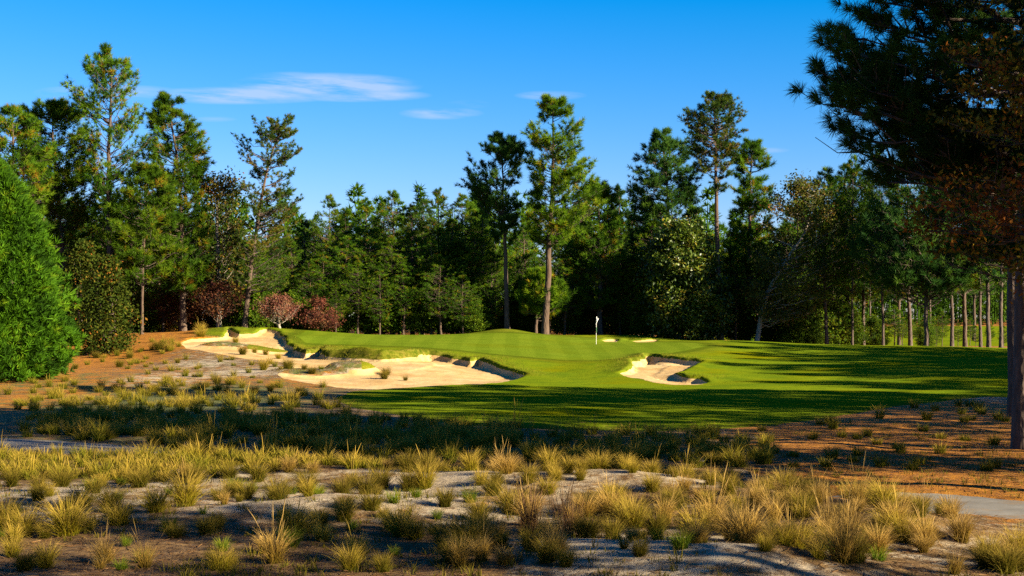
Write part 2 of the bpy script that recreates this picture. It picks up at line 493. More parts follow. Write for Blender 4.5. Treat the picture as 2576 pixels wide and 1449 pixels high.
# lawns
def lawn_mat(name, c0, c1, c2, yellow, stripes=0):
    m, nt, b = newmat(name)
    co = objco(nt)
    r = ramp(nt, [(.28, c0), (.52, c1), (.75, c2)], noise(nt, co, .55, 6, .62))
    patch = nd(nt, 'ShaderNodeMapRange', i_From_Min=.52, i_From_Max=.72)
    nt.links.new(noise(nt, co, .16, 4, .6), patch.inputs[0])
    col = mix(nt, patch.outputs[0], r.outputs[0], yellow)
    fine = ramp(nt, [(.3, (.74, .76, .74)), (.7, (1.24, 1.22, 1.24))], noise(nt, co, 14, 3, .7), 1)
    col = mix(nt, 1.0, col, fine.outputs[0], 'MULTIPLY')
    at = nd(nt, 'ShaderNodeAttribute', attribute_name='dry')
    dryc = ramp(nt, [(.35, (.03, .045, .004)), (.5, (.095, .095, .010)), (.68, (.18, .135, .028))], noise(nt, co, 3.5, 5, .7))
    col = mix(nt, at.outputs['Fac'], col, dryc.outputs[0])
    fr = nd(nt, 'ShaderNodeAttribute', attribute_name='fringe')
    col = mix(nt, fr.outputs['Fac'], col, (.040, .062, .004))
    if stripes:
        w = nd(nt, 'ShaderNodeTexWave', i_Scale=.16, i_Distortion=.6); w.bands_direction = 'X'
        nt.links.new(co, w.inputs['Vector'])
        s = ramp(nt, [(.35, (.91, .935, .91)), (.65, (1.05, 1.04, 1.05))], w.outputs['Fac'], 1)
        col = mix(nt, 1.0, col, s.outputs[0], 'MULTIPLY')
    nt.links.new(col, b.inputs['Base Color'])
    b.inputs['Specular IOR Level'].default_value = .0
    b.inputs['Sheen Weight'].default_value = .0
    bump(nt, b, noise(nt, co, 22, 3, .7), .5, .03)
    return m


M['fair'] = lawn_mat('fairway_turf', (.066, .112, .006), (.115, .158, .006), (.16, .19, .007), (.12, .115, .001))
M['green'] = lawn_mat('green_turf', (.094, .140, .008), (.112, .158, .010), (.130, .172, .012), (.083, .107, .005), 1)

# sand
m, nt, b = newmat('bunker_sand'); M['sand'] = m
co = objco(nt)
r = ramp(nt, [(.3, (.36, .22, .075)), (.5, (.46, .305, .125)), (.7, (.52, .375, .185))], noise(nt, co, .5, 6, .6))
st = ramp(nt, [(.5, (1, 1, 1)), (.72, (.80, .68, .50))], noise(nt, co, .8, 6, .7, (1, .8, .3)), 1)
col = mix(nt, 1.0, r.outputs[0], st.outputs[0], 'MULTIPLY')
nt.links.new(col, b.inputs['Base Color'])
bump(nt, b, noise(nt, co, 2.4, 6, .6), .55, .09)

# path
m, nt, b = newmat('path_concrete'); M['path'] = m
co = objco(nt)
r = ramp(nt, [(.3, (.11, .10, .085)), (.7, (.20, .185, .16))], noise(nt, co, 1.5, 7, .7))
drift = ramp(nt, [(.52, (0, 0, 0)), (.66, (1, 1, 1))], noise(nt, co, .9, 8, .75), 1)
nt.links.new(mix(nt, drift.outputs[0], r.outputs[0], (.15, .095, .045)), b.inputs['Base Color'])
bump(nt, b, noise(nt, co, 30, 3, .6), .3, .01)

# native ground: sand showing through pine straw, straw, ground cover
m, nt, b = newmat('native_ground'); M['ground'] = m
co = objco(nt)
at = nd(nt, 'ShaderNodeAttribute', attribute_name='cover')
sp = nd(nt, 'ShaderNodeSeparateColor'); nt.links.new(at.outputs['Color'], sp.inputs[0])
sandc = ramp(nt, [(.3, (.19, .14, .085)), (.5, (.31, .245, .16)), (.7, (.41, .345, .245))], noise(nt, co, 1.1, 8, .7))
strawc = ramp(nt, [(.25, (.016, .008, .003)), (.42, (.070, .036, .011)), (.58, (.17, .098, .033)), (.75, (.33, .215, .09))], noise(nt, co, 3.0, 8, .78, (1.0, 2.2, 1)))
orangec = ramp(nt, [(.25, (.05, .014, .001)), (.43, (.20, .070, .002)), (.58, (.34, .135, .005)), (.76, (.48, .24, .025))], noise(nt, co, 2.6, 8, .75, (1, 2.0, 1)))
greenc = ramp(nt, [(.3, (.03, .04, .008)), (.5, (.075, .085, .016)), (.7, (.15, .13, .04))], noise(nt, co, 4, 6, .7))


def cover(chan, ns, det, lo, hi):
    a = nd(nt, 'ShaderNodeMath', operation='ADD')
    nt.links.new(sp.outputs[chan], a.inputs[0])
    n_ = noise(nt, co, ns, det, .72)
    s_ = nd(nt, 'ShaderNodeMath', operation='SUBTRACT'); nt.links.new(n_, s_.inputs[0]); s_.inputs[1].default_value = .5
    k_ = nd(nt, 'ShaderNodeMath', operation='MULTIPLY'); nt.links.new(s_.outputs[0], k_.inputs[0]); k_.inputs[1].default_value = 2.6
    nt.links.new(k_.outputs[0], a.inputs[1])
    mr = nd(nt, 'ShaderNodeMapRange', i_From_Min=lo, i_From_Max=hi)
    nt.links.new(a.outputs[0], mr.inputs[0])
    return mr.outputs[0]


col = mix(nt, cover(0, 1.7, 8, .32, .68), sandc.outputs[0], strawc.outputs[0])
col = mix(nt, cover(1, 1.3, 7, .3, .7), col, orangec.outputs[0])
col = mix(nt, cover(2, 1.2, 6, .35, .7), col, greenc.outputs[0])
nt.links.new(col, b.inputs['Base Color'])
bump(nt, b, noise(nt, co, 6, 8, .75), .8, .07)


# wild grasses: green at the foot, straw at the tips (attribute tip), tint varies by blade
def grass_mat(name, foot, mid_, tips):
    m, nt, b = newmat(name)
    at = nd(nt, 'ShaderNodeAttribute', attribute_name='tip')
    ti = nd(nt, 'ShaderNodeAttribute', attribute_name='tint')
    r = ramp(nt, [(0, foot[0]), (.4, mid_[0]), (1, tips[0])], at.outputs['Fac'])
    r2 = ramp(nt, [(0, foot[1]), (.4, mid_[1]), (1, tips[1])], at.outputs['Fac'])
    col = mix(nt, ti.outputs['Fac'], r.outputs[0], r2.outputs[0])
    oi = nd(nt, 'ShaderNodeObjectInfo')
    hs = nd(nt, 'ShaderNodeHueSaturation'); nt.links.new(col, hs.inputs['Color'])
    mr = nd(nt, 'ShaderNodeMapRange', i_To_Min=.75, i_To_Max=1.25); nt.links.new(oi.outputs['Random'], mr.inputs[0]); nt.links.new(mr.outputs[0], hs.inputs['Value'])
    nt.links.new(hs.outputs[0], b.inputs['Base Color'])
    b.inputs['Roughness'].default_value = .8; b.inputs['Specular IOR Level'].default_value = .08
    tr = nd(nt, 'ShaderNodeBsdfTranslucent'); nt.links.new(hs.outputs[0], tr.inputs['Color'])
    mx = nd(nt, 'ShaderNodeMixShader', i_Fac=.3)
    nt.links.new(b.outputs[0], mx.inputs[1]); nt.links.new(tr.outputs[0], mx.inputs[2])
    nt.links.new(mx.outputs[0], nt.nodes['Material Output'].inputs[0])
    return m


M['gold'] = grass_mat('golden_wiregrass', ((.065, .075, .002), (.11, .10, .003)), ((.16, .145, .004), (.24, .165, .010)), ((.32, .21, .022), (.44, .285, .07)))
M['olive'] = grass_mat('olive_wiregrass', ((.022, .032, .002), (.045, .05, .002)), ((.06, .062, .003), (.13, .10, .006)), ((.14, .105, .010), (.27, .17, .032)))
M['tan'] = grass_mat('tan_wiregrass', ((.06, .048, .003), (.12, .08, .007)), ((.20, .125, .014), (.28, .165, .028)), ((.34, .205, .045), (.45, .29, .10)))
M['mixed'] = grass_mat('mixed_wild_grass', ((.03, .045, .002), (.07, .07, .003)), ((.075, .085, .003), (.17, .125, .007)), ((.17, .135, .012), (.36, .225, .045)))
M['russet'] = grass_mat('russet_stems', ((.02, .017, .004), (.04, .022, .008)), ((.05, .028, .010), (.09, .04, .016)), ((.11, .055, .020), (.18, .10, .045)))
M['lush'] = grass_mat('lush_grass', ((.025, .065, .002), (.05, .09, .003)), ((.065, .125, .004), (.11, .14, .005)), ((.12, .14, .008), (.20, .16, .015)))
M['roughgrass'] = grass_mat('rough_grass', ((.05, .065, .003), (.10, .09, .004)), ((.10, .12, .004), (.18, .15, .010)), ((.15, .15, .008), (.27, .20, .035)))
M['litter'] = grass_mat('pine_straw', ((.06, .028, .010), (.13, .06, .02)), ((.08, .038, .014), (.17, .09, .035)), ((.08, .036, .013), (.20, .12, .055)))

# ---------------------------------------------------------------- the ground, cut into native ground, lawns, sand and path
xs = np.unique(np.round(np.r_[-420, -300, -220, -160, -130, np.arange(-100, -40, 4.), np.arange(-40, -27, .6), np.arange(-27, 18, .16), np.arange(18, 36, .3), np.arange(36, 60, 1.2), np.arange(60, 100, 4.), 130, 160, 220, 300, 420], 4))
ys = np.unique(np.round(np.r_[-60, -30, -10, 0, 6, np.arange(10, 44, .2), np.arange(44, 64, .3), np.arange(64, 113, .14), np.arange(113, 124, .4), np.arange(124, 160, 2.), np.arange(160, 310, 6.), 330, 380, 450, 560, 700], 4))
GX, GY = np.meshgrid(xs, ys)
fd = fields(GX.ravel(), GY.ravel())
nx, ny = len(xs), len(ys)
KEYS = ['z', 'sand', 'path', 'green', 'fair', 'amp', 'sb', 'isd', 'cutd']
VV = np.c_[GX.ravel(), GY.ravel(), *[fd[k] for k in KEYS]]
ii = (np.arange(ny - 1)[:, None] * nx + np.arange(nx - 1)[None]).ravel()
quads = np.stack([ii, ii + 1, ii + 1 + nx, ii + nx], 1)
extra_rows = []
edge = {}
nv0 = len(VV)


def row(i):
    return VV[i] if i < nv0 else extra_rows[i - nv0]


def cut(quads, polys, key):
    c = 2 + KEYS.index(key)
    s = VV[:, c][quads]
    a, o = (s < 0).all(1), (s >= 0).all(1)
    mixed = [tuple(q) for q in quads[~a & ~o]]
    inq, outq = quads[a], quads[o]
    inp, outp = [], []
    for p in mixed + polys:
        v = [row(i)[c] for i in p]
        if all(t < 0 for t in v): inp.append(p); continue
        if all(t >= 0 for t in v): outp.append(p); continue
        A, B = [], []
        n = len(p)
        for k in range(n):
            i, j = p[k], p[(k + 1) % n]
            vi, vj = v[k], v[(k + 1) % n]
            (A if vi < 0 else B).append(i)
            if (vi < 0) != (vj < 0):
                e = (key, min(i, j), max(i, j))
                if e not in edge:
                    ri, rj = row(e[1]), row(e[2])
                    t = ri[c] / (ri[c] - rj[c])
                    nr = ri + (rj - ri) * t; nr[c] = 0.0
                    edge[e] = nv0 + len(extra_rows); extra_rows.append(nr)
                A.append(edge[e]); B.append(edge[e])
        if len(A) > 2: inp.append(tuple(A))
        if len(B) > 2: outp.append(tuple(B))
    return (inq, inp), (outq, outp)


rest = (quads, [])
regions = {}
for key in ('sand', 'path', 'green', 'fair'):
    regions[key], rest = cut(rest[0], rest[1], key)
regions['ground'] = rest
ALL = np.concatenate([VV, np.array(extra_rows)]) if extra_rows else VV

# what covers the native ground: blobs (X, Y, rx, ry, straw, orange, green)
BLOB = [
    (300, 1400, 900, 70, .75, .05, 0), (900, 1420, 300, 50, .6, .05, 0), (1000, 1370, 150, 30, .6, .1, 0), (2000, 1440, 500, 25, .3, 0, 0),
    (690, 1275, 110, 24, -1.1, 0, -.2), (1000, 1270, 120, 26, -.8, 0, -.2), (1420, 1215, 150, 26, -1.1, 0, -.2), (1250, 1300, 120, 16, -.6, 0, 0), (520, 1210, 120, 14, -.8, 0, 0), (1700, 1250, 160, 18, -.6, 0, 0), (1650, 1400, 330, 45, -1.2, 0, -.3), (160, 1235, 110, 16, -.6, 0, 0), (1150, 1235, 110, 14, -.5, 0, 0), (300, 1180, 500, 25, .4, 0, .2), (950, 1190, 420, 16, .75, .05, .15), (1900, 1300, 500, 60, .3, 0, .1),
    (600, 950, 300, 60, .4, .45, .1), (640, 935, 120, 10, -.7, -.4, 0), (520, 915, 90, 9, -.5, -.4, .2), (480, 985, 130, 12, -.5, -.3, .3), (400, 955, 110, 15, -1.1, 0, 0), (850, 925, 160, 15, -1.2, 0, -.4), (780, 960, 80, 14, .5, .3, 0), (700, 1000, 260, 30, .3, .15, .25),
    (300, 870, 200, 40, .6, 1.6, 0), (60, 1010, 120, 30, .4, 1.0, .1), (420, 1010, 330, 50, .2, .2, .7), (150, 960, 150, 25, .4, .3, .4), (560, 850, 90, 12, .3, .2, .5),
    (2300, 1110, 420, 80, .6, 1.7, 0), (2576, 1060, 200, 60, .5, 1.5, 0), (2450, 1220, 330, 45, .5, 1.3, 0), (1800, 1110, 160, 35, -.3, -.2, 0), (1500, 1120, 320, 45, .8, .1, .1), (900, 1085, 460, 42, 1.0, .1, .3), (300, 1080, 340, 40, 1.0, .2, .3),
    (2150, 1200, 160, 20, .2, .3, 0), (2150, 1015, 80, 10, -.2, .1, 0),
]


def cover_attr(x, y):
    c = np.zeros((len(x), 4)); c[:, 3] = 1
    c[:, 0], c[:, 1], c[:, 2] = .52, .0, .08
    for (X, Y, rx, ry, s, o, g) in BLOB:
        px, py = hit(X, Y)
        a, b_ = hit(X, Y - ry), hit(X, min(Y + ry, 1448))
        wx, wy = rx / F * py, max(.5, (a[1] - py if Y + ry > 1448 else (a[1] - b_[1]) / 2))
        wgt = np.exp(-((x - px) / wx) ** 2 * .9 - ((y - py) / wy) ** 2 * .9)
        c[:, 0] += s * wgt; c[:, 1] += o * wgt; c[:, 2] += g * wgt
    wood = sstep(112, 122, y)
    c[:, 0] = c[:, 0] * (1 - wood) + .85 * wood
    c[:, 1] = np.maximum(c[:, 1], wood * .75)
    fld = sstep(24, 30, x) * sstep(118, 124, y)
    c[:, 1] = np.maximum(c[:, 1], fld * .8)
    c[:, :3] = np.clip(c[:, :3], 0, 1.3)
    return c


def region_obj(key, name, mat):
    q, polys = regions[key]
    used = np.unique(np.concatenate([q.ravel()] + [np.array(p) for p in polys])) if polys else np.unique(q)
    mp = np.full(len(ALL), -1, np.int64); mp[used] = np.arange(len(used))
    arrs = [mp[q]]
    by = {}
    for p in polys: by.setdefault(len(p), []).append(p)
    for k, l in by.items(): arrs.append(mp[np.array(l)])
    R = ALL[used]
    V = R[:, :3].copy()
    g = {k: R[:, 2 + i] for i, k in enumerate(KEYS)}
    at = {}
    if key == 'ground':
        c = cover_attr(V[:, 0], V[:, 1])
        k = sstep(.25, -.3, g['isd']); c[:, 0] = np.maximum(c[:, 0], k * .65); c[:, 2] = np.maximum(c[:, 2], k * .55)
        at['cover'] = c
    elif key in ('fair', 'green'):
        lipd = sstep(2.2, .0, g['sb']) * sstep(.1, .4, np.maximum(g['amp'], g['cutd'] * .7)) * .85
        edge_ = sstep(-1.6, -.1, g['fair']) * .55 if key == 'fair' else 0
        collar = 0
        if key == 'fair':
            collar = .42 * sstep(3.0, .3, g['green']) * sstep(0, .3, g['green'])
        hump = .5 * np.exp(-((V[:, 0] + .6) / 2.3) ** 2 - ((V[:, 1] - 118) / 2.) ** 2)
        at['fringe'] = .62 * sstep(1.1, .7, g['green']) * sstep(-.1, .05, g['green']) if key == 'fair' else np.zeros(len(V))
        at['dry'] = np.clip(np.maximum(np.maximum(lipd, edge_), collar) + hump, 0, 1)
    me = mesh_from(name, V, arrs, mat, at)
    return tag(link(name, me), kind='structure')


region_obj('ground', 'ground', M['ground'])
region_obj('fair', 'fairway_lawn', M['fair'])
region_obj('green', 'putting_lawn', M['green'])
region_obj('sand', 'bunker_sand', M['sand'])
region_obj('path', 'path', M['path'])


# ---------------------------------------------------------------- trees
def make_tree(name, label, cat, trunk, env, r0, seed, kind='pine', mat='needle', bark='bark', nl=60, subs=6, tpl=3, dens=1.8, L=.42, m=18, w=.021,
              spread=.75, rise=(.15, .6), gap=0.0, depth=1.0, leaf=.16, rc=.5, group=None, tintb=(.1, .9), droop=0, whorl=0, sides=7, inner=.3, limb=1.0, limbs=None, base_z=None):
    """trunk: world points foot to top; env: (z, x_left, x_right) world; the crown fills the envelope"""
    rg = np.random.RandomState(seed)
    nl = int(nl * dens)
    trunk = np.array(trunk, float)
    base = trunk[0].copy()
    env = np.array(sorted(env), float)
    tz = trunk[:, 2]
    tx = lambda z: np.interp(z, tz, trunk[:, 0]); ty = lambda z: np.interp(z, tz, trunk[:, 1])
    root = empty(name, base)
    tag(root, label, cat, group)
    wood, br, cr = Acc(), Acc(), Acc()
    n = 16
    zz = np.linspace(tz[0], tz[-1], n)
    pts = np.c_[tx(zz), ty(zz), zz]
    # smooth the kinks of the trunk and let it wander
    pts[1:-1, :2] = (pts[:-2, :2] + 2 * pts[1:-1, :2] + pts[2:, :2]) / 4
    pts[1:-1, :2] += rg.randn(n - 2, 2) * r0 * .16
    t = np.linspace(0, 1, n)
    rad = r0 * (1 - t) ** .8 * .92 + .02
    rad[0] *= 1.25
    pts[0, 2] -= .25
    tube(wood, pts, rad, sides + 2)
    tips, dirs, tn = [], [], []
    z0, z1 = env[0, 0], env[-1, 0]
    wl = whorl and np.sort(rg.uniform(0, 1, whorl))
    wid = lambda z: (np.interp(z, env[:, 0], env[:, 1]), np.interp(z, env[:, 0], env[:, 2]))
    zc = np.linspace(z0, z1, 60)
    pr = np.array([max(.15, wid(q)[1] - wid(q)[0]) for q in zc]) ** 1.3; pr = np.cumsum(pr) / pr.sum()
    plan = []
    for i in range(nl):
        u = rg.rand()
        if whorl: u = np.clip(wl[rg.randint(whorl)] + rg.randn() * .012, 0, 1)
        ze = np.interp(u, pr, zc)
        plan.append((ze, rg.uniform(0, 2 * PI), rg.uniform(.72, 1.0)))
    topd = min(2.2, (z1 - z0) * .12)
    plan += [(z1 - topd * (k / 12.0), rg.uniform(0, 6.28), rg.uniform(.35, .75)) for k in range(12)]
    for zz_ in (limbs or []): plan.append(zz_)
    for (ze, az, fr) in plan:
        xl, xr = wid(ze)
        cx = tx(min(ze, tz[-1]))
        rs = (xr - cx) if math.cos(az) > 0 else (cx - xl)
        rm = max(.25, (xr - xl) / 2 * depth)
        R = max(.3, math.hypot(max(rs, .2) * math.cos(az), rm * math.sin(az)) * fr)
        off = (xl + xr) / 2 - cx
        zs = max(ze - R * rg.uniform(*rise), tz[0] + .25 * (z0 - tz[0]) if z0 > tz[0] + 3 else tz[0] + .4)
        zs = min(zs, tz[-1] - .05)
        a = np.array([tx(zs), ty(zs), zs])
        e = np.array([cx + max(rs, .2) * fr * math.cos(az), ty(ze) + rm * fr * math.sin(az), ze])
        if abs(math.cos(az)) < .5: e[0] += off * .8
        md = a + (e - a) * .5 + np.array([rg.randn() * .07 * R, rg.randn() * .07 * R, -.10 * R + rg.randn() * .04 * R])
        tt = np.linspace(0, 1, 6)[:, None]
        cur = (1 - tt) ** 2 * a + 2 * tt * (1 - tt) * md + tt ** 2 * e
        cur[1:-1] += rg.randn(4, 3) * .03 * R
        lr = limb * (.012 + .011 * R)
        tube(br, cur, np.linspace(lr + .006, .010 * limb, 6), 5 if limb > 1.2 else 4)
        ld = unit(cur[-1] - cur[0])
        ctn = rg.uniform(*tintb)
        for k in range(subs):
            u = 1 - (1 - inner) * rg.rand() ** 1.3
            if k == 0: u = 1.0
            q = np.array([np.interp(u, np.linspace(0, 1, 6), cur[:, c]) for c in range(3)])
            sgn = rg.choice([-1, 1]); an = rg.uniform(.25, 1.4) * sgn if k else 0
            d = np.array([ld[0] * math.cos(an) - ld[1] * math.sin(an), ld[0] * math.sin(an) + ld[1] * math.cos(an), ld[2] * .6 + rg.uniform(-.15, .8)])
            d = unit(d)
            sl = (.14 + .22 * rg.rand()) * min(R, 4.5) * (1.2 - .5 * u) + .3
            mid = q + d * sl * .55 + np.array([0, 0, -.04 * sl]) + rg.randn(3) * .05 * sl
            end = q + d * sl + np.array([0, 0, .12 * sl])
            tube(br, [q, mid, end], [lr * .45 + .004, .009 * limb, .006 * limb], 3)
            if rg.rand() < gap: continue
            ct = np.clip(ctn + rg.randn() * .14, 0, 1)
            for j in range(tpl):
                f = 1 - j * .8 / max(tpl, 1)
                tips.append(q + (end - q) * f + rg.randn(3) * .07 * sl); dirs.append(unit(d + np.array([0, 0, .35]))); tn.append(np.clip(ct + rg.randn() * .06, 0, 1))
    C, D, T = np.array(tips), np.array(dirs), np.array(tn)
    if kind == 'pine':
        needles(cr, C, D, np.full(len(C), L) * rg.uniform(.8, 1.2, len(C)), m, spread, w, rg, T, droop)
    else:
        leaves(cr, C, np.full(len(C), rc) * rg.uniform(.6, 1.3, len(C)), m, leaf, rg, T)
    wood.build('trunk', M[bark], root, base)
    if br.n: br.build('branches', M['bark_dark' if kind == 'pine' else bark], root, base)
    cr.build('crown', M[mat], root, base, smooth=False)
    return root


def tree_at(name, label, cat, d, tr, env, **kw):
    """tr: (X, Y) survey points foot to top at distance d; env: (Y, XL, XR)"""
    x0 = P(*tr[0], d)
    gz = H(x0[0], d)
    pts = [P(X, Y, d) for X, Y in tr]
    pts[0][2] = gz
    rg = random.Random(kw.get('seed', 0))
    e = [(P(0, Y, d)[2], P(a, 0, d)[0], P(b_, 0, d)[0]) for Y, a, b_ in env]
    return make_tree(name, label, cat, pts, e, **kw)


G_L = 'pines standing left of the bunker'
tree_at('longleaf_pine', 'tallest open-crowned pine of the left stand, sky showing between its ascending limbs', 'pine tree', 112, [(280, 852), (276, 620), (272, 400), (282, 140)],
        [(128, 262, 306), (160, 225, 318), (195, 178, 352), (260, 186, 335), (320, 225, 380), (390, 210, 390), (440, 230, 345), (520, 228, 352), (600, 240, 335), (660, 245, 320)], r0=.30, seed=11, nl=66, subs=7, tpl=2, gap=.14, m=24, L=.46, mat='needle', bark='bark_dark', rise=(.4, .95))
tree_at('longleaf_pine', 'full dark green pine with bare lower trunk rising just right of the tallest left pine', 'pine tree', 114, [(461, 837), (458, 620), (450, 450), (428, 255)],
        [(246, 405, 445), (290, 385, 470), (350, 372, 505), (420, 366, 514), (480, 380, 498), (540, 395, 512), (600, 376, 525), (680, 380, 522), (730, 415, 500)], r0=.27, seed=12, nl=84, subs=7, m=24, L=.46, gap=.05, mat='needle')
tree_at('longleaf_pine', 'bushy pine at the left picture edge above the arborvitae', 'pine tree', 110, [(30, 850), (28, 560), (35, 275)],
        [(278, 5, 65), (320, -40, 105), (400, -70, 120), (500, -70, 110), (600, -60, 100), (650, -30, 90)], r0=.3, seed=13, nl=80, subs=7, m=22, L=.46, mat='needle')
tree_at('longleaf_pine', 'broad round-topped pine between arborvitae and tallest left pine, leaning dark trunk', 'pine tree', 116, [(172, 850), (150, 560), (128, 270)],
        [(262, 80, 165), (300, 45, 205), (370, 45, 222), (440, 75, 235), (520, 95, 225), (600, 105, 215), (650, 120, 205)], r0=.32, seed=14, nl=84, subs=7, m=22, L=.46, mat='needle_olive', bark='bark_dark')
tree_at('leaning_pine', 'crooked pine leaning right beside the bunker mound, ragged dark tufts against the sky', 'pine tree', 113, [(614, 832), (638, 620), (660, 480), (684, 380), (716, 305)],
        [(300, 640, 736), (330, 632, 745), (362, 584, 746), (385, 588, 744), (420, 632, 738), (470, 612, 735), (510, 596, 742), (560, 600, 742), (640, 590, 735), (720, 592, 730)], r0=.22, seed=15, dens=1.1, nl=100, subs=7, tpl=3, m=20, L=.27, w=.022, spread=.9, gap=.22, mat='needle_brown')
tree_at('young_pine', 'slim young pine with thin bare stem in front of the left stand', 'pine tree', 111, [(357, 842), (360, 660), (372, 430)],
        [(425, 345, 410), (480, 315, 435), (560, 292, 445), (640, 288, 440), (710, 310, 415)], r0=.12, seed=16, nl=62, subs=6, m=20, L=.46, mat='needle_olive')
tree_at('autumn_oak', 'half-bare autumn tree with pale limbs and yellowing leaves between left pines', 'oak tree', 116, [(551, 836), (548, 700), (545, 460)],
        [(450, 515, 585), (500, 500, 605), (580, 498, 615), (680, 505, 615), (760, 520, 605)], r0=.24, seed=17, kind='leaf', mat='autumn', bark='bark_pale', nl=46, dens=1.2, subs=6, tpl=2, m=9, leaf=.14, rc=.4, gap=.28, rise=(.7, 1.3), tintb=(.0, .58))
for k, (X, Y0, e, d, sd, lab) in enumerate([
        (548, 836, [(728, 540, 585), (745, 500, 600), (765, 480, 618), (782, 510, 590)], 114, 18, 'dark red small maple on slender pale stem beside the autumn oak'),
        (452, 838, [(745, 400, 470), (775, 385, 480), (800, 400, 470)], 118, 19, 'dull red understory maple in shade behind the bare-trunked left pine')]):
    tree_at('red_maple', lab, 'maple tree', d, [(X, Y0), (X + 5, 780), (X + 6, 740)], e, r0=.07, seed=sd, kind='leaf', mat='darkred', bark='bark', nl=34, dens=1, subs=8, tpl=2, m=8, leaf=.09, rc=.34, rise=(.4, 1), gap=.35, limb=.7)
tree_at('dogwood', 'small pinkish red dogwood with bare white branches above the bunker mound', 'dogwood tree', 113, [(703, 832), (700, 800), (702, 768)],
        [(758, 680, 720), (770, 660, 742), (785, 650, 750), (797, 660, 742)], r0=.13, seed=20, kind='leaf', mat='pinkred', bark='bark_pale', nl=24, dens=1, subs=10, tpl=2, m=10, leaf=.07, rc=.22, rise=(.6, 1.2), gap=.12, limb=.9, depth=.9)
tree_at('dogwood', 'low spreading red-leaved dogwood, branches drooping to the back edge of the green', 'dogwood tree', 117, [(805, 838), (806, 800), (800, 768)],
        [(762, 790, 822), (776, 776, 812), (792, 772, 838), (804, 770, 858), (820, 752, 846), (834, 760, 838)], r0=.11, seed=21, kind='leaf', mat='red', bark='bark', nl=50, dens=1, subs=7, tpl=2, m=9, leaf=.075, rc=.24, rise=(.2, .8), gap=.35, limb=1.2, whorl=7)

tree_at('longleaf_pine', 'shade-coloured pine with bare dark trunk and lopsided round crown left of the tall twin', 'pine tree', 119, [(1276, 838), (1272, 640), (1265, 480), (1262, 360)],
        [(347, 1240, 1286), (385, 1206, 1318), (430, 1168, 1315), (465, 1172, 1306), (500, 1188, 1312), (535, 1212, 1300), (580, 1232, 1300), (610, 1245, 1296)], r0=.23, seed=31, dens=1.15, nl=64, subs=7, m=26, L=.42, gap=.06, mat='needle_blue', bark='bark_dark', rise=(.4, .95))
tree_at('longleaf_pine', 'tall tapering pine with brownish bare trunk left of the flagstick, sunlit crown', 'pine tree', 117, [(1371, 852), (1380, 640), (1390, 450), (1392, 262)],
        [(250, 1368, 1418), (290, 1345, 1436), (350, 1328, 1470), (395, 1330, 1486), (450, 1334, 1482), (485, 1348, 1508), (520, 1338, 1512), (560, 1312, 1490), (610, 1350, 1450)], r0=.31, seed=32, dens=1.35, nl=90, subs=7, m=24, L=.46, gap=.07, mat='needle_olive', rise=(.2, .7))
tree_at('young_pine', 'low young pine with short leaning stem at the foot of the tall tapering pine', 'pine tree', 119, [(1348, 850), (1352, 770), (1356, 690)],
        [(685, 1340, 1375), (720, 1318, 1410), (755, 1312, 1428), (790, 1320, 1420)], r0=.14, seed=33, nl=36, subs=6, m=20, L=.42, mat='needle_olive')
tree_at('longleaf_pine', 'dark-trunked pine directly behind the flag with spreading bare lower limbs', 'pine tree', 121, [(1510, 850), (1508, 660), (1506, 485)],
        [(470, 1492, 1525), (510, 1478, 1542), (580, 1452, 1560), (660, 1440, 1565), (730, 1445, 1550), (770, 1470, 1540)], r0=.24, seed=34, nl=70, subs=6, m=20, L=.42, gap=.22, mat='needle', bark='bark_dark')
tree_at('longleaf_pine', 'wide dark pine left of the tallest right-hand pine, crown down to the magnolia', 'pine tree', 124, [(1692, 850), (1686, 600), (1668, 345)],
        [(332, 1645, 1692), (370, 1625, 1728), (410, 1605, 1742), (470, 1592, 1748), (540, 1598, 1750), (620, 1600, 1745), (680, 1610, 1735)], r0=.28, seed=35, nl=86, subs=7, m=22, L=.44, gap=.05, mat='needle_blue', bark='bark_dark')
tree_at('loblolly_pine', 'tallest pine right of the flag, long pale bare trunk and brown-tinged flat crown', 'pine tree', 116, [(1812, 854), (1806, 650), (1803, 450), (1796, 252)],
        [(242, 1768, 1826), (275, 1742, 1856), (318, 1722, 1882), (345, 1735, 1862), (390, 1748, 1850), (440, 1755, 1838), (480, 1765, 1832)], r0=.28, seed=36, dens=1.15, nl=88, subs=7, tpl=3, m=20, L=.30, w=.022, spread=.85, gap=.2, mat='needle_brown', rise=(.15, .5))
tree_at('loblolly_pine', 'pine with hanging lower boughs tucked behind the tallest right-hand pine', 'pine tree', 121, [(1880, 852), (1884, 620), (1890, 375)],
        [(362, 1868, 1912), (405, 1850, 1930), (455, 1848, 1938), (520, 1856, 1936), (590, 1840, 1930), (670, 1832, 1922), (760, 1828, 1915), (790, 1840, 1905)], r0=.24, seed=37, nl=86, subs=6, m=20, L=.42, gap=.15, mat='needle')
tree_at('cedar_tree', 'narrow dark spire-shaped conifer poking above the trees right of the flag', 'conifer', 134, [(1558, 850), (1558, 640), (1558, 485)],
        [(478, 1554, 1562), (520, 1540, 1576), (580, 1525, 1592), (680, 1520, 1600), (780, 1525, 1595)], r0=.16, seed=38, nl=110, subs=5, m=18, L=.30, mat='needle_blue', bark='bark_dark', rise=(-.1, .3))
tree_at('magnolia', 'glossy-leaved magnolia glinting in the sun behind the green, branches to the ground', 'magnolia tree', 117, [(1735, 853), (1732, 700), (1722, 585)],
        [(570, 1690, 1745), (620, 1655, 1780), (690, 1640, 1800), (760, 1632, 1822), (820, 1645, 1822), (848, 1670, 1800)], r0=.26, seed=39, kind='leaf', mat='magnolia', bark='bark_dark', nl=130, subs=7, tpl=2, m=18, leaf=.14, rc=.36, rise=(.2, .7))
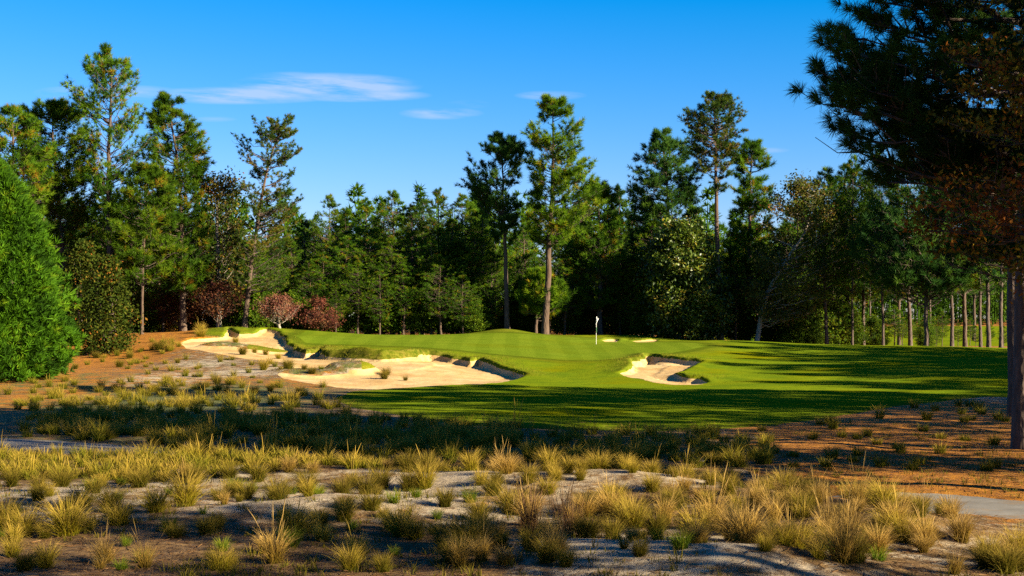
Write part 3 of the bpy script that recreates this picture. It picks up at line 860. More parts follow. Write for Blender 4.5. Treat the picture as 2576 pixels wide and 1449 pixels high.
tree_at('white_oak', 'thin-leaved hardwood with pale leaning trunk right of the tall pines', 'oak tree', 115, [(1903, 854), (1926, 740), (1975, 660), (2030, 580), (2050, 480)],
        [(462, 1965, 2060), (500, 1945, 2085), (570, 1915, 2100), (650, 1900, 2100), (730, 1895, 2080), (790, 1900, 2050)], r0=.2, seed=40, kind='leaf', mat='yellowgreen', bark='bark_pale', nl=70, subs=7, tpl=2, m=12, leaf=.13, rc=.42, gap=.15, rise=(.1, .7), limb=.8, dens=1)

# foundation-like conifer and hollies at the left edge
g0 = hit(60, 955)


def arborvitae(x, y, h, r, seed):
    rg = np.random.RandomState(seed)
    z = H(x, y)
    root = empty('arborvitae', (x, y, z))
    tag(root, 'big bright green cone-shaped arborvitae cut by the left picture edge', 'conifer')
    cr = Acc()
    n = 8000
    t = rg.rand(n) ** 1.25
    az = rg.rand(n) * 2 * PI
    prof = np.interp(t, [0, .06, .2, .35, .55, .75, .9, 1], [.86, .97, 1, .95, .82, .60, .36, .12])
    lump = 1 + .24 * vnoise(az * 4.2, t * 11, 1.2, 3) + .13 * vnoise(az * 9, t * 30, 1.2, 5)
    deep = np.where(rg.rand(n) < .75, rg.uniform(.9, 1.04, n), rg.uniform(.55, .9, n))
    R = r * prof * lump * np.where(rg.rand(n) < .12, deep * .5, deep)
    C = np.c_[R * np.cos(az), R * np.sin(az), t * h + .1]
    D = np.c_[np.cos(az), np.sin(az), .75 + .5 * t]
    tint = np.clip(.42 + .45 * vnoise(az * 5, t * 14, 1.0, 8) + rg.randn(n) * .16, 0, 1)
    needles(cr, C, unit(D), np.full(n, .42), 16, .55, .028, rg, tint)
    tr = Acc(); tube(tr, [(0, 0, -.2), (.02, 0, h * .5), (0, 0, h * .93)], [.16, .08, .02], 8)
    tr.build('trunk', M['bark_dark'], root)
    cr.build('crown', M['cedar'], root, smooth=False)


arborvitae(-26.2, 71.5, 10.7, 3.6, 3)


def shrub(name, label, cat, d, X, YT, YB, hw, mat, seed, leaf=.11, n=420, m=11, group=None, sq=1.0):
    rg = np.random.RandomState(seed)
    b = P(X, YB, d)
    z = H(b[0], d)
    h = P(X, YT, d)[2] - z
    r = hw / F * d
    root = empty(name, (b[0], d, z)); tag(root, label, cat, group)
    t = rg.rand(n); az = rg.rand(n) * 2 * PI
    prof = np.interp(t, [0, .15, .5, .8, 1], [.8, 1, .92, .6, .15])
    R = r * prof * (1 + .42 * vnoise(az * 2.4, t * 5, 1, seed)) * np.sqrt(rg.uniform(.3, 1, n))
    C = np.c_[R * np.cos(az), R * np.sin(az) * sq, t * h * .97 + .12]
    cr = Acc(); leaves(cr, C, np.full(n, .30), m, leaf, rg, np.clip(.45 + .3 * vnoise(az * 3, t * 8, 1, 2) + rg.randn(n) * .18, 0, 1))
    st = Acc()
    for k in range(6):
        a = rg.rand() * 6.28
        tube(st, [(.1 * math.cos(a), .1 * math.sin(a), -.15), (r * .35 * math.cos(a), r * .35 * math.sin(a), h * .5), (r * .55 * math.cos(a), r * .55 * math.sin(a), h * .85)], [.05, .035, .01], 5)
    st.build('stems', M['bark_dark'], root)
    cr.build('crown', M[mat], root, smooth=False)
    return root


shrub('holly', 'dense dark holly right of the arborvitae with a few reddened leaves', 'shrub', 96, 268, 650, 868, 62, 'holly', 51, n=900, m=13)
shrub('holly', 'tall dark holly half hidden behind the arborvitae edge', 'shrub', 103, 208, 610, 862, 50, 'holly', 52, n=800, m=13)

# ---------------------------------------------------------------- woods behind: a few kinds, copied
rgv = np.random.RandomState(77)


def proto_pine(seed, mat, hgt=20.0, wid_=3.0, low=.3, L=.46, bark='bark', gap=.05, nl=70, m=15, tpl=2, name='forest_pine'):
    rg = np.random.RandomState(seed)
    fr = np.linspace(low, 1, 9)
    shape = np.interp(fr, [low, low + .15, .55, .8, .93, 1], [.55, .85, 1, .78, .45, .12])
    env = [(f * hgt, -wid_ * s * rg.uniform(.8, 1.15), wid_ * s * rg.uniform(.8, 1.15)) for f, s in zip(fr, shape)]
    return make_tree(name, 'x', 'pine tree', [(0, 0, 0), (rg.randn() * .3, 0, hgt * .5), (rg.randn() * .4, 0, hgt * .985)], env, r0=.21, seed=seed, nl=nl, subs=6, tpl=tpl, m=m, L=L, w=.024, mat=mat, bark=bark, gap=gap)


PROTO = [proto_pine(101, 'needle'), proto_pine(102, 'needle_olive', wid_=3.4), proto_pine(103, 'needle', wid_=2.7, low=.38), proto_pine(104, 'needle_blue', wid_=3.2), proto_pine(105, 'needle_olive', wid_=2.6, low=.45), proto_pine(106, 'needle', wid_=3.6, low=.22), proto_pine(107, 'needle_blue', wid_=3.2, low=.3, bark='bark_dark'), proto_pine(108, 'needle', wid_=3.0, low=.25, bark='bark_dark')]
used_proto = [False] * len(PROTO)


def proto_leaf(seed, mat, hgt=9.0, w_=2.6, leaf=.17, name='broadleaf_tree'):
    rg = np.random.RandomState(seed)
    env = [(f * hgt, -w_ * s * rg.uniform(.8, 1.2), w_ * s * rg.uniform(.8, 1.2)) for f, s in zip([.06, .2, .45, .7, .88, 1], [.75, .95, 1, .8, .5, .12])]
    return make_tree(name, 'x', 'tree', [(0, 0, 0), (.2, 0, hgt * .5), (0, .1, hgt * .95)], env, r0=.14, seed=seed, kind='leaf', mat=mat, bark='bark_dark', nl=80, subs=6, tpl=2, m=9, leaf=leaf, rc=.4)


LPROTO = [proto_leaf(201, 'broad'), proto_leaf(202, 'broad', w_=3.1), proto_leaf(203, 'broad', w_=2.2, leaf=.13), proto_leaf(204, 'autumn', w_=2.4, leaf=.13)]
used_leaf = [False] * len(LPROTO)
ORD = ['first', 'second', 'third', 'fourth', 'fifth', 'sixth', 'seventh', 'eighth', 'ninth', 'tenth', 'eleventh', 'twelfth', 'thirteenth', 'fourteenth', 'fifteenth', 'sixteenth', 'seventeenth', 'eighteenth', 'nineteenth', 'twentieth']
ORD += ['twenty-' + o for o in ORD[:9]]
SPANS = [(-999, 200, 'behind the arborvitae'), (200, 520, 'behind the left stand of pines'), (520, 760, 'behind the leaning pine and dogwood'), (760, 960, 'behind the left half of the green'), (960, 1200, 'behind the middle of the green'),
         (1200, 1440, 'behind the two bare-trunked pines'), (1440, 1640, 'behind the flag'), (1640, 1880, 'behind the magnolia'), (1880, 2080, 'behind the leaning hardwood'), (2080, 2330, 'at the shaded fairway crest'), (2330, 9999, 'beyond the right-hand trunks')]
placed = []


def put(protos, used, k, X, d, top_Y=None, scale=None, wx=1.0):
    x = (X - CX) / F * d
    z = H(x, d)
    p = protos[k]
    if scale is None:
        hh = P(X, top_Y, d)[2] - z
        ref = 20.0 if protos is PROTO else 9.0
        scale = hh / ref
    s = (scale * wx, scale * wx, scale)
    rz = rgv.uniform(0, 6.28)
    if not used[k]:
        o = p; used[k] = True
        o.location = (x, d, z); o.rotation_euler = (0, 0, rz); o.scale = s
    else:
        o = copy_tree(p, (x, d, z), rz, s, '', '')
    return o


FRONT = [(768, 560, 0, 128), (791, 546, 3, 133), (829, 497, 1, 124), (873, 530, 0, 130), (922, 506, 2, 128), (967, 510, 5, 134), (990, 488, 0, 129), (1036, 522, 1, 126), (1062, 508, 3, 131), (1104, 482, 5, 128), (1163, 496, 1, 127), (1186, 516, 0, 132),
         (1214, 514, 5, 126), (1319, 546, 0, 136), (1420, 560, 5, 130), (1460, 545, 1, 127), (1590, 545, 5, 128), (1625, 500, 3, 129), (1640, 560, 1, 122), (1740, 520, 0, 128), (1770, 590, 5, 121), (1850, 560, 4, 128), (1930, 560, 1, 127), (1850, 640, 4, 118), (2010, 500, 5, 128), (2090, 455, 0, 130), (2130, 420, 3, 124),
         (600, 560, 5, 126), (640, 600, 1, 122), (700, 575, 1, 125), (560, 520, 0, 126), (500, 540, 5, 124), (400, 470, 1, 124), (330, 470, 0, 122), (230, 500, 5, 120), (110, 430, 3, 126), (-40, 420, 0, 128), (60, 520, 1, 118), (735, 610, 0, 122)]
for X, YT, k, d in FRONT:
    placed.append(('pine', X, d, put(PROTO, used_proto, k, X, d, YT, wx=rgv.uniform(.95, 1.15)), ['dark', 'yellow-green', 'slim', 'bluish', 'sparse-topped', 'broad'][[0, 1, 2, 3, 4, 5][k]]))
for i in range(34):                                   # a second row, lower on the skyline
    X = -60 + i * 66 + rgv.uniform(-18, 18)
    d = rgv.uniform(138, 156)
    sky = np.interp(X, [0, 300, 560, 700, 800, 1200, 1400, 1500, 1900, 2100, 2300], [430, 480, 560, 585, 545, 545, 580, 560, 560, 480, 430])
    k = rgv.randint(6)
    placed.append(('pine', X, d, put(PROTO, used_proto, k, X, d, sky + rgv.uniform(0, 45), wx=rgv.uniform(1.0, 1.25)), ['dark', 'yellow-green', 'slim', 'bluish', 'sparse-topped', 'broad'][k]))
RIGHT = [(2080, 117, 430, .36), (2144, 116, 400, .32), (2172, 124, 430, .25), (2222, 114, 380, .28), (2262, 150, 470, .26), (2290, 122, 390, .26), (2395, 113, 350, .36), (2428, 117, 380, .3), (2467, 110, 330, .36), (2487, 107, 330, .36), (2518, 106, 300, .36), (2190, 160, 480, .3), (2340, 165, 500, .3), (2450, 175, 480, .3), (2110, 135, 450, .3)]
for X, d, YT, w_ in RIGHT:
    k = [6, 7, 6, 7, 3][rgv.randint(5)]
    o = put(PROTO, used_proto, k, X, d, YT, wx=rgv.uniform(.6, 1.15))
    o.rotation_euler.x = rgv.uniform(-.03, .03); o.rotation_euler.y = rgv.uniform(-.035, .035)
    placed.append(('pine', X, d, o, ['', '', '', 'bluish', '', '', 'dark-barked', 'dark-barked green'][k] + ' bare-trunked'))
YOUNG = [(815, 640, 121), (900, 660, 119.5), (955, 680, 119), (1015, 670, 119.5), (1110, 650, 119), (845, 720, 118.5), (1165, 690, 119), (870, 600, 122), (930, 585, 122.5), (985, 600, 121), (1040, 590, 122), (1085, 610, 120.5), (1140, 560, 123), (1195, 590, 122), (1235, 640, 121), (780, 660, 120), (1420, 640, 121), (1560, 640, 122), (1600, 680, 121), (460, 620, 119), (410, 640, 118), (330, 640, 118), (240, 620, 114), (650, 640, 119.5), (590, 650, 119), (700, 660, 120), (1850, 700, 119), (1950, 640, 120),
         (2110, 760, 122), (2150, 775, 130), (2195, 790, 140), (2250, 770, 128), (2330, 780, 126), (2370, 785, 135), (2290, 800, 150), (2440, 800, 150), (2100, 800, 126), (2165, 810, 124), (2215, 815, 133), (2310, 815, 138), (2355, 815, 122), (2410, 815, 126), (2455, 820, 140), (2490, 815, 128), (2525, 820, 120), (2270, 800, 145)]
for i, (X, YT, d) in enumerate(YOUNG):
    k = (5, 1, 5, 0)[i % 4]
    placed.append(('young', X, d, put(PROTO, used_proto, k, X, d, YT, wx=rgv.uniform(1.35, 1.7)), ['dark', 'yellow-green', '', '', '', 'bushy'][k]))
UNDER = [(770, 720, 119), (850, 690, 121), (960, 650, 122), (1060, 640, 121), (1150, 600, 122), (1190, 680, 120), (1230, 700, 122), (1320, 690, 124), (1420, 700, 123), (1455, 660, 125), (1540, 700, 124), (1590, 640, 123), (1625, 720, 119), (1850, 720, 121), (1950, 700, 121), (1990, 760, 118), (2030, 740, 119), (2060, 690, 122),
         (430, 690, 122), (500, 680, 123), (590, 700, 120), (650, 680, 119), (700, 690, 121), (740, 720, 119), (130, 660, 108), (360, 720, 121), (2120, 745, 124), (2200, 780, 128), (1480, 770, 124), (1570, 780, 126), (1370, 790, 128), (1270, 740, 127), (2330, 790, 118)]
for i, (X, YT, d) in enumerate(UNDER):
    k = 3 if X in (1540, 1570, 1480, 430, 500) else rgv.randint(3)
    YT += rgv.uniform(10, 75) if 760 < X < 1260 else 20
    placed.append(('leaf', X, d, put(LPROTO, used_leaf, k, X, d, YT, wx=rgv.uniform(1.0, 1.3)), ['leafy green', 'broad green', 'small-leaved green', 'yellowing'][k]))
for kind, noun, group in (('pine', 'pine', 'pines of the wood behind the green'), ('young', 'young pine', 'young pines along the wood edge'), ('leaf', 'understory tree', 'understory trees along the wood edge')):
    for lo, hi, where in SPANS:
        sub = sorted([q for q in placed if q[0] == kind and lo <= q[1] < hi], key=lambda q: q[1])
        cnt = {}
        for q in sub: cnt[q[4]] = cnt.get(q[4], 0) + 1
        seen = {}
        for q in sub:
            adj = q[4]; seen[adj] = seen.get(adj, 0) + 1
            n_ = '' if cnt[adj] == 1 else ', %s from the left' % ORD[seen[adj] - 1]
            lab = ' '.join(f'{adj} {noun} {where}'.split()) + n_
            q[3]['label'] = lab; q[3]['group'] = group

# the far wood that reads as one mass
fw = Acc(); rg = np.random.RandomState(8)
tr_ = []
for i in range(400):
    d = rg.uniform(165, 250); X = rg.uniform(-250, 2850)
    if i > 330: X = rg.uniform(2000, 2850)
    if X > 2040: d = rg.uniform(262, 360)
    x = (X - CX) / F * d
    hgt = rg.uniform(13, 18.5); r = rg.uniform(2.6, 4.2)
    z = float(base_h([x], [d])[0])
    n = 80
    t = rg.rand(n) ** .8; az = rg.rand(n) * 6.28
    R = r * np.interp(t, [0, .2, .6, 1], [.7, 1, .8, .1]) * np.sqrt(rg.rand(n))
    lo = .03 if d < 255 else -.03
    C = np.c_[x + R * np.cos(az), d + R * np.sin(az), z + hgt * (lo + (1 - lo) * t)]
    needles(fw, C, unit(np.c_[np.cos(az), np.sin(az), .6 + 0 * az]), np.full(n, 1.0), 13, .8, .10, rg, np.clip(.4 + rg.randn() * .15 + rg.randn(n) * .12, 0, 1))
    tube(fw, [(x, d, z - .3), (x, d, z + hgt * .9)], [.2, .05], 5)
tag(fw.build('distant_woods', M['needle'], None, smooth=False), kind='stuff')

# ---------------------------------------------------------------- big near pine and oak at the right
tree_at('longleaf_pine', 'huge near pine at the right edge, long-needled limbs reaching into the sky', 'pine tree', 35.5, [(2572, 1136), (2574, 700), (2590, 300), (2620, -450)],
        [(-420, 2460, 2750), (-250, 2380, 2800), (-100, 2310, 2800), (0, 2250, 2800), (80, 2190, 2800), (150, 2140, 2800), (220, 2120, 2800), (290, 2135, 2800), (340, 2165, 2780), (400, 2190, 2780), (470, 2250, 2760), (560, 2300, 2740), (640, 2380, 2720)],
        r0=.24, seed=61, nl=72, dens=1, subs=10, tpl=4, L=.34, m=84, w=.0062, spread=.8, gap=.16, mat='needle_blue', bark='bark_dark', rise=(.05, .45), droop=.12, limb=1.5, inner=.28,
        limbs=[(P(0, Y, 35.5)[2], az, 1.0) for Y, az in ((90, 3.0), (150, 3.3), (220, 3.14), (260, 2.95), (300, 3.4), (340, 3.1), (400, 3.2), (130, 2.8), (210, 3.45), (370, 2.8), (60, 3.2), (20, 3.3))])
tree_at('longleaf_pine', 'dark near pine trunk just left of the huge right-edge pine', 'pine tree', 47.5, [(2551, 1056), (2550, 700), (2548, 350), (2545, -150)],
        [(-130, 2480, 2640), (0, 2400, 2700), (150, 2350, 2750), (300, 2330, 2740), (450, 2310, 2740), (560, 2350, 2720), (650, 2420, 2680)],
        r0=.20, seed=62, nl=80, dens=1, subs=8, tpl=3, L=.38, m=40, w=.009, rise=(.05, .45), spread=.65, gap=.1, mat='needle_blue', bark='bark_dark', droop=.1, limb=1.3)
tree_at('autumn_oak', 'near oak with rusty and yellow leaves on pale twigs overhanging the right side', 'oak tree', 31.5, [(2790, 1180), (2760, 800), (2730, 400), (2700, -300)],
        [(-280, 2600, 2900), (-120, 2480, 2950), (0, 2380, 2980), (120, 2390, 2980), (260, 2420, 2980), (380, 2340, 2980), (480, 2270, 2980), (580, 2250, 2960), (680, 2290, 2950), (750, 2390, 2930), (790, 2460, 2900)],
        r0=.24, seed=63, kind='leaf', mat='oakleaf', bark='bark', nl=80, dens=1, subs=10, tpl=2, m=17, leaf=.066, rc=.16, gap=.34, rise=(-.1, .3), limb=.42, inner=.25, tintb=(.1, .95))
tree_at('longleaf_pine', 'dark mid-distance pine under the huge pine limbs, crown nearly black in shade', 'pine tree', 109, [(2330, 880), (2332, 700), (2325, 440)],
        [(430, 2280, 2360), (500, 2210, 2420), (570, 2170, 2450), (650, 2150, 2460), (720, 2200, 2440)], r0=.18, seed=64, nl=80, subs=7, m=24, L=.46, mat='needle_blue', bark='bark_dark')

# ---------------------------------------------------------------- pines beyond the right side whose shade lies over the ground
SHADE = [(15.2, 24.6, 17.5, 1.2, 5), (15.8, 28.6, 19, 1.2, 5), (16.6, 32.4, 18, 1.1, 1), (19.5, 27, 18, 1.2, 5), (31, 33, 18, 1.2, 1), (32.5, 38, 18, 1.25, 5), (34, 43, 17.5, 1.25, 0), (33, 47, 16.5, 1.2, 1), (34, 51.5, 15, 1.1, 4), (37.5, 41, 19, 1.2, 0), (38.5, 47, 18, 1.2, 5),
         (56, 42, 18, 1.4, 5), (55, 48, 18, 1.4, 1), (56, 54, 18, 1.4, 5), (55, 60, 18.5, 1.4, 1), (56, 66, 18, 1.4, 5), (56, 72, 18, 1.4, 1), (56, 78, 18.5, 1.4, 5), (57, 84, 18, 1.4, 0), (46, 66, 12.5, 1.4, 5), (45, 73, 12, 1.4, 5), (47, 59, 12, 1.4, 5), (47, 80, 12, 1.4, 5), (59, 45, 18.5, 1.4, 5), (60, 52, 18.5, 1.4, 5), (59, 59, 18.5, 1.4, 5), (60, 66, 18.5, 1.4, 5), (59, 73, 18.5, 1.4, 5), (61, 80, 18.5, 1.4, 5), (50, 53, 11, 1.4, 5), (20.5, 27, 9.5, 1.3, 5), (23, 32, 10, 1.3, 5), (68, 60, 20, 1.3, 1), (68, 70, 20, 1.3, 5), (68, 50, 20, 1.3, 5),
         (7.0, 6.0, 9, 1.2, 5), (10.8, 9.0, 11, 1.1, 5), (14.6, 12.2, 12, 1.0, 0)]
for i, (x, y, h_, wx, k) in enumerate(SHADE):
    o = copy_tree(PROTO[k], (x, y, H(x, y)), rgv.uniform(0, 6.28), (h_ / 20 * wx, h_ / 20 * wx, h_ / 20), 'tall pine outside the view to the right, seen only by its shade on the course', 'shade pines outside the view')

# ---------------------------------------------------------------- flagstick
fx, fy = hit(1500, 866)
fz = H(fx, fy)
root = tag(empty('flagstick', (fx, fy, fz)), 'white flagstick with limp white flag standing in the putting green', 'golf flag')
pm, nt, b = newmat('pole_white'); b.inputs['Base Color'].default_value = (.6, .6, .56, 1); b.inputs['Roughness'].default_value = .4
gm, nt, b = newmat('pole_band'); b.inputs['Base Color'].default_value = (.05, .12, .06, 1)
fm, nt, b = newmat('flag_cloth'); b.inputs['Base Color'].default_value = (.5, .5, .5, 1)
km, nt, b = newmat('flag_mark'); b.inputs['Base Color'].default_value = (.04, .06, .05, 1)
a = Acc(); tube(a, [(0, 0, -.1), (0, 0, 1.0), (.02, 0, 2.06)], [.014, .013, .012], 8); a.build('pole', pm, root)
a = Acc(); tube(a, [(.010, 0, .85), (.012, 0, 1.25)], [.026, .026], 8); a.build('pole_band', gm, root)
nu, nv = 10, 12
U, Vv = np.meshgrid(np.linspace(0, 1, nu), np.linspace(0, 1, nv))
# cloth hung from its hoist edge, free corner folded down
drop = U ** 1.2 * .30
fxv = .03 + .13 * U * (1 - .35 * Vv) - .12 * U * Vv * (U > .5) + .015 * np.sin(U * 9)
fzv = 2.05 - .36 * Vv - drop * (.55 + .45 * Vv) + .16 * Vv * (1 - U) * 0
fyv = .05 * np.sin(U * 7 + Vv * 2) * U
V = np.stack([fxv - .05 * Vv * U, fyv, fzv], -1).reshape(-1, 3)
q = (np.arange(nv - 1)[:, None] * nu + np.arange(nu - 1)[None]).ravel()
Q = np.stack([q, q + 1, q + 1 + nu, q + nu], 1)
a = Acc(); a.add(V, quads=Q); a.add(V + [0, .004, 0], quads=Q[:, ::-1]); fo = a.build('flag', fm, root)
a = Acc(); c = V.reshape(nv, nu, 3)[7, 5]; ang = np.linspace(0, 6.28, 12, endpoint=False)
a.add(np.c_[c[0] + .045 * np.cos(ang), np.full(12, c[1] - .03), c[2] + .05 * np.sin(ang)]); a.T = []; ob_v = a
a.T.append(np.array([[0, i, i + 1] for i in range(1, 11)])); a.build('emblem', km, fo)


# ---------------------------------------------------------------- grasses
def blades(n, rg, h, spread, r0, w, curl, K=5, up=0.0, stem=False):
    """(n, K, 2, 3) strips"""
    az = rg.rand(n) * 2 * PI
    tilt = np.abs(rg.randn(n)) * spread + up
    tilt = np.minimum(tilt, 1.35)
    ln = h * rg.uniform(.6, 1.1, n)
    cu = curl * rg.uniform(.4, 1.6, n)
    u = np.linspace(0, 1, K)
    ang = tilt[:, None] + cu[:, None] * u[None] ** 1.5
    ang = np.minimum(ang, 2.3)
    dl = ln[:, None] / (K - 1)
    rr = np.concatenate([np.zeros((n, 1)), np.cumsum(np.sin(ang[:, :-1]) * dl, 1)], 1)
    zz = np.concatenate([np.zeros((n, 1)), np.cumsum(np.cos(ang[:, :-1]) * dl, 1)], 1)
    b = r0 * np.sqrt(rg.rand(n)); ba = az + rg.randn(n) * .8
    sw = rg.randn(n, 1) * .12 * u[None]
    x = b[:, None] * np.cos(ba)[:, None] + rr * np.cos(az[:, None] + sw); y = b[:, None] * np.sin(ba)[:, None] + rr * np.sin(az[:, None] + sw)
    zz = np.maximum(zz, .004) - (u[None] == 0) * .03
    pt = np.stack([x, y, zz], -1)
    fa = rg.rand(n) * 2 * PI
    sd = np.stack([np.cos(fa), np.sin(fa), np.zeros(n)], -1)[:, None] * (w * (1 - u) ** .6 + .0006)[None, :, None]
    if stem: sd = np.stack([np.cos(fa), np.sin(fa), np.zeros(n)], -1)[:, None] * (w * np.interp(u, [0, .6, .75, .95, 1], [.7, .5, 1.6, 1.2, .2]))[None, :, None]
    return np.stack([pt - sd, pt + sd], 2), np.broadcast_to(u[None], (n, K)), rg.rand(n)


def add_blades(acc, tips, S, u, tint, off=(0, 0, 0)):
    n, K = S.shape[:2]
    V = (S + np.asarray(off)).reshape(-1, 3)
    k = np.arange(n)[:, None, None] * (K * 2) + np.arange(K - 1)[None, :, None] * 2
    q = (k + np.array([0, 1, 3, 2])[None, None]).reshape(-1, 4)
    acc.add(V, quads=q, tint=np.repeat(tint, K * 2))
    tips.append(np.repeat(u.ravel(), 2))


def clump_mesh(name, mat, seed, n=480, h=.64, spread=.50, r0=.10, w=.0036, curl=1.15, stems=0, sh=1.05, K=5):
    rg = np.random.RandomState(seed)
    a, tp = Acc(), []
    S, u, t = blades(n, rg, h, spread, r0, w, curl, K); add_blades(a, tp, S, u, t)
    S, u, t = blades(n // 4, rg, h * .55, .75, r0 * 1.3, w, 1.0, K); add_blades(a, tp, S, u, np.clip(t + .4, 0, 1))
    if stems:
        S, u, t = blades(stems, rg, sh, .16, r0, w * .8, .35, 6, stem=True); add_blades(a, tp, S, u, np.clip(t * .4 + .6, 0, 1))
    return mesh_from(name, np.concatenate(a.V), [np.concatenate(a.Q)], M[mat], {'tint': np.concatenate(a.A), 'tip': np.concatenate(tp)}, True)


KINDS = {
    'golden': [clump_mesh('wiregrass_blades', 'gold', 301, h=.66), clump_mesh('wiregrass_blades', 'gold', 302, h=.6, spread=.58, stems=8), clump_mesh('wiregrass_blades', 'gold', 303, h=.72, spread=.42), clump_mesh('wiregrass_blades', 'gold', 304, n=560, h=.62, spread=.58, r0=.14)],
    'olive': [clump_mesh('wiregrass_blades', 'olive', 311, n=560, h=.62), clump_mesh('wiregrass_blades', 'olive', 312, n=620, h=.66, spread=.52, r0=.14), clump_mesh('wiregrass_blades', 'olive', 313, h=.55, spread=.38)],
    'tan': [clump_mesh('wiregrass_blades', 'tan', 321, h=.66, stems=16, sh=.95), clump_mesh('wiregrass_blades', 'tan', 322, h=.6, spread=.36), clump_mesh('wiregrass_blades', 'tan', 323, n=260, h=.7, spread=.3, stems=10, sh=1.1)],
    'bright green': [clump_mesh('wiregrass_blades', 'lush', 331, n=260, h=.5, spread=.4), clump_mesh('wiregrass_blades', 'lush', 332, n=200, h=.42, spread=.5)],
    'russet': [clump_mesh('broomsedge_stems', 'russet', 341, n=70, h=.75, spread=.16, r0=.14, curl=.25, stems=30, sh=1.05, w=.005), clump_mesh('broomsedge_stems', 'russet', 342, n=90, h=.65, spread=.2, r0=.16, curl=.3, stems=24, sh=1.15, w=.005)],
}
# surveyed foreground clumps: X, Y of the foot, height on the plan, kind
HERO = [
    (60, 1345, 75, 'golden'), (170, 1345, 110, 'golden'), (300, 1320, 80, 'golden'), (392, 1300, 80, 'golden'), (465, 1285, 90, 'golden'), (15, 1330, 95, 'golden'), (350, 1230, 60, 'olive'),
    (318, 1380, 45, 'bright green'), (555, 1435, 75, 'golden'), (690, 1415, 90, 'tan'), (735, 1355, 110, 'golden'), (735, 1380, 85, 'bright green'), (810, 1365, 60, 'golden'), (865, 1320, 75, 'golden'), (1010, 1350, 90, 'golden'), (985, 1335, 70, 'olive'),
    (1170, 1405, 110, 'olive'), (1130, 1390, 90, 'olive'), (1210, 1385, 100, 'olive'), (1325, 1345, 120, 'russet'), (1345, 1340, 120, 'russet'), (1425, 1345, 130, 'russet'), (1440, 1350, 110, 'russet'), (1375, 1437, 90, 'olive'), (1400, 1430, 70, 'tan'),
    (1470, 1355, 70, 'olive'), (1540, 1360, 70, 'olive'), (1590, 1330, 100, 'golden'), (1650, 1345, 80, 'olive'), (1755, 1370, 110, 'golden'), (1790, 1340, 100, 'tan'), (1850, 1370, 120, 'tan'), (1875, 1410, 120, 'tan'), (1920, 1380, 70, 'olive'),
    (2010, 1410, 95, 'golden'), (2060, 1395, 80, 'olive'), (2150, 1440, 110, 'olive'), (2120, 1446, 120, 'tan'), (2235, 1370, 90, 'golden'), (2320, 1375, 70, 'golden'), (2420, 1375, 95, 'tan'), (2480, 1430, 80, 'olive'), (2565, 1400, 90, 'golden'), (2530, 1440, 90, 'olive'),
    (1975, 1255, 85, 'golden'), (2050, 1245, 60, 'olive'), (2145, 1275, 80, 'golden'), (2255, 1280, 70, 'golden'), (2200, 1265, 70, 'golden'), (1440, 1160, 40, 'golden'), (1070, 1250, 70, 'golden'), (1240, 1270, 70, 'olive'), (1210, 1255, 50, 'golden'), (565, 1285, 38, 'tan'), (510, 1310, 35, 'bright green'),
    (440, 1355, 50, 'olive'), (545, 1340, 55, 'olive'), (920, 1255, 70, 'olive'), (960, 1245, 75, 'olive'), (1030, 1250, 65, 'olive'), (620, 1260, 65, 'olive'), (700, 1265, 70, 'olive'), (770, 1245, 75, 'olive'), (860, 1265, 65, 'olive'), (640, 1215, 60, 'golden'), (490, 1225, 65, 'olive'), (580, 1255, 55, 'olive'),
    (1640, 1245, 60, 'golden'), (1590, 1230, 50, 'golden'), (1740, 1240, 60, 'golden'), (1690, 1300, 75, 'olive'), (1545, 1290, 70, 'golden'), (1610, 1440, 50, 'olive'), (1290, 1300, 90, 'golden'), (1400, 1210, 55, 'golden'), (1300, 1190, 70, 'tan'), (30, 1220, 55, 'olive'), (100, 1235, 60, 'olive'), (240, 1245, 55, 'olive'),
]
pts = []          # (x, y, scale, kind, variant, X, Y)
R_ = random.Random(4)
for X, Y, hp, kd in HERO:
    x, y = hit(X, Y)
    sc_ = hp / F * y / (.56 if kd != 'russet' else .85)
    pts.append((x, y, min(sc_, 1.25) * .88, kd, X, Y))
# the rest, by ground zones: X range, Y range, count, kinds, size
ZONES = [
    ((-40, 1290), (1145, 1205), 150, ('golden', 'golden', 'olive', 'golden', 'bright green', 'tan'), (.35, .82)),
    ((300, 1350), (1172, 1222), 46, ('golden', 'olive', 'tan'), (.4, .8)),
    ((1250, 2050), (1180, 1330), 48, ('golden', 'tan', 'golden'), (.35, .75)),
    ((1950, 2576), (1290, 1440), 34, ('golden', 'tan', 'olive', 'tan'), (.4, .85)),
    ((1450, 1950), (1290, 1400), 16, ('tan', 'golden', 'olive'), (.35, .75)),
    ((0, 1250), (1205, 1360), 60, ('olive', 'golden', 'olive', 'bright green'), (.3, .8)),
    ((1100, 1450), (1300, 1440), 14, ('olive', 'tan'), (.35, .8)), ((0, 2576), (1385, 1448), 34, ('golden', 'tan', 'olive', 'bright green'), (.3, .7)),
    ((60, 1250), (1052, 1150), 120, ('olive', 'olive', 'olive', 'russet'), (.6, 1.0)),
    ((1200, 1900), (1095, 1190), 46, ('olive', 'golden', 'russet', 'olive'), (.6, 1.0)),
    ((2130, 2560), (1020, 1060), 14, ('golden', 'bright green'), (.6, .9)), ((1900, 2560), (1060, 1190), 30, ('bright green', 'golden', 'olive'), (.45, .75)),
]
far_pts = []
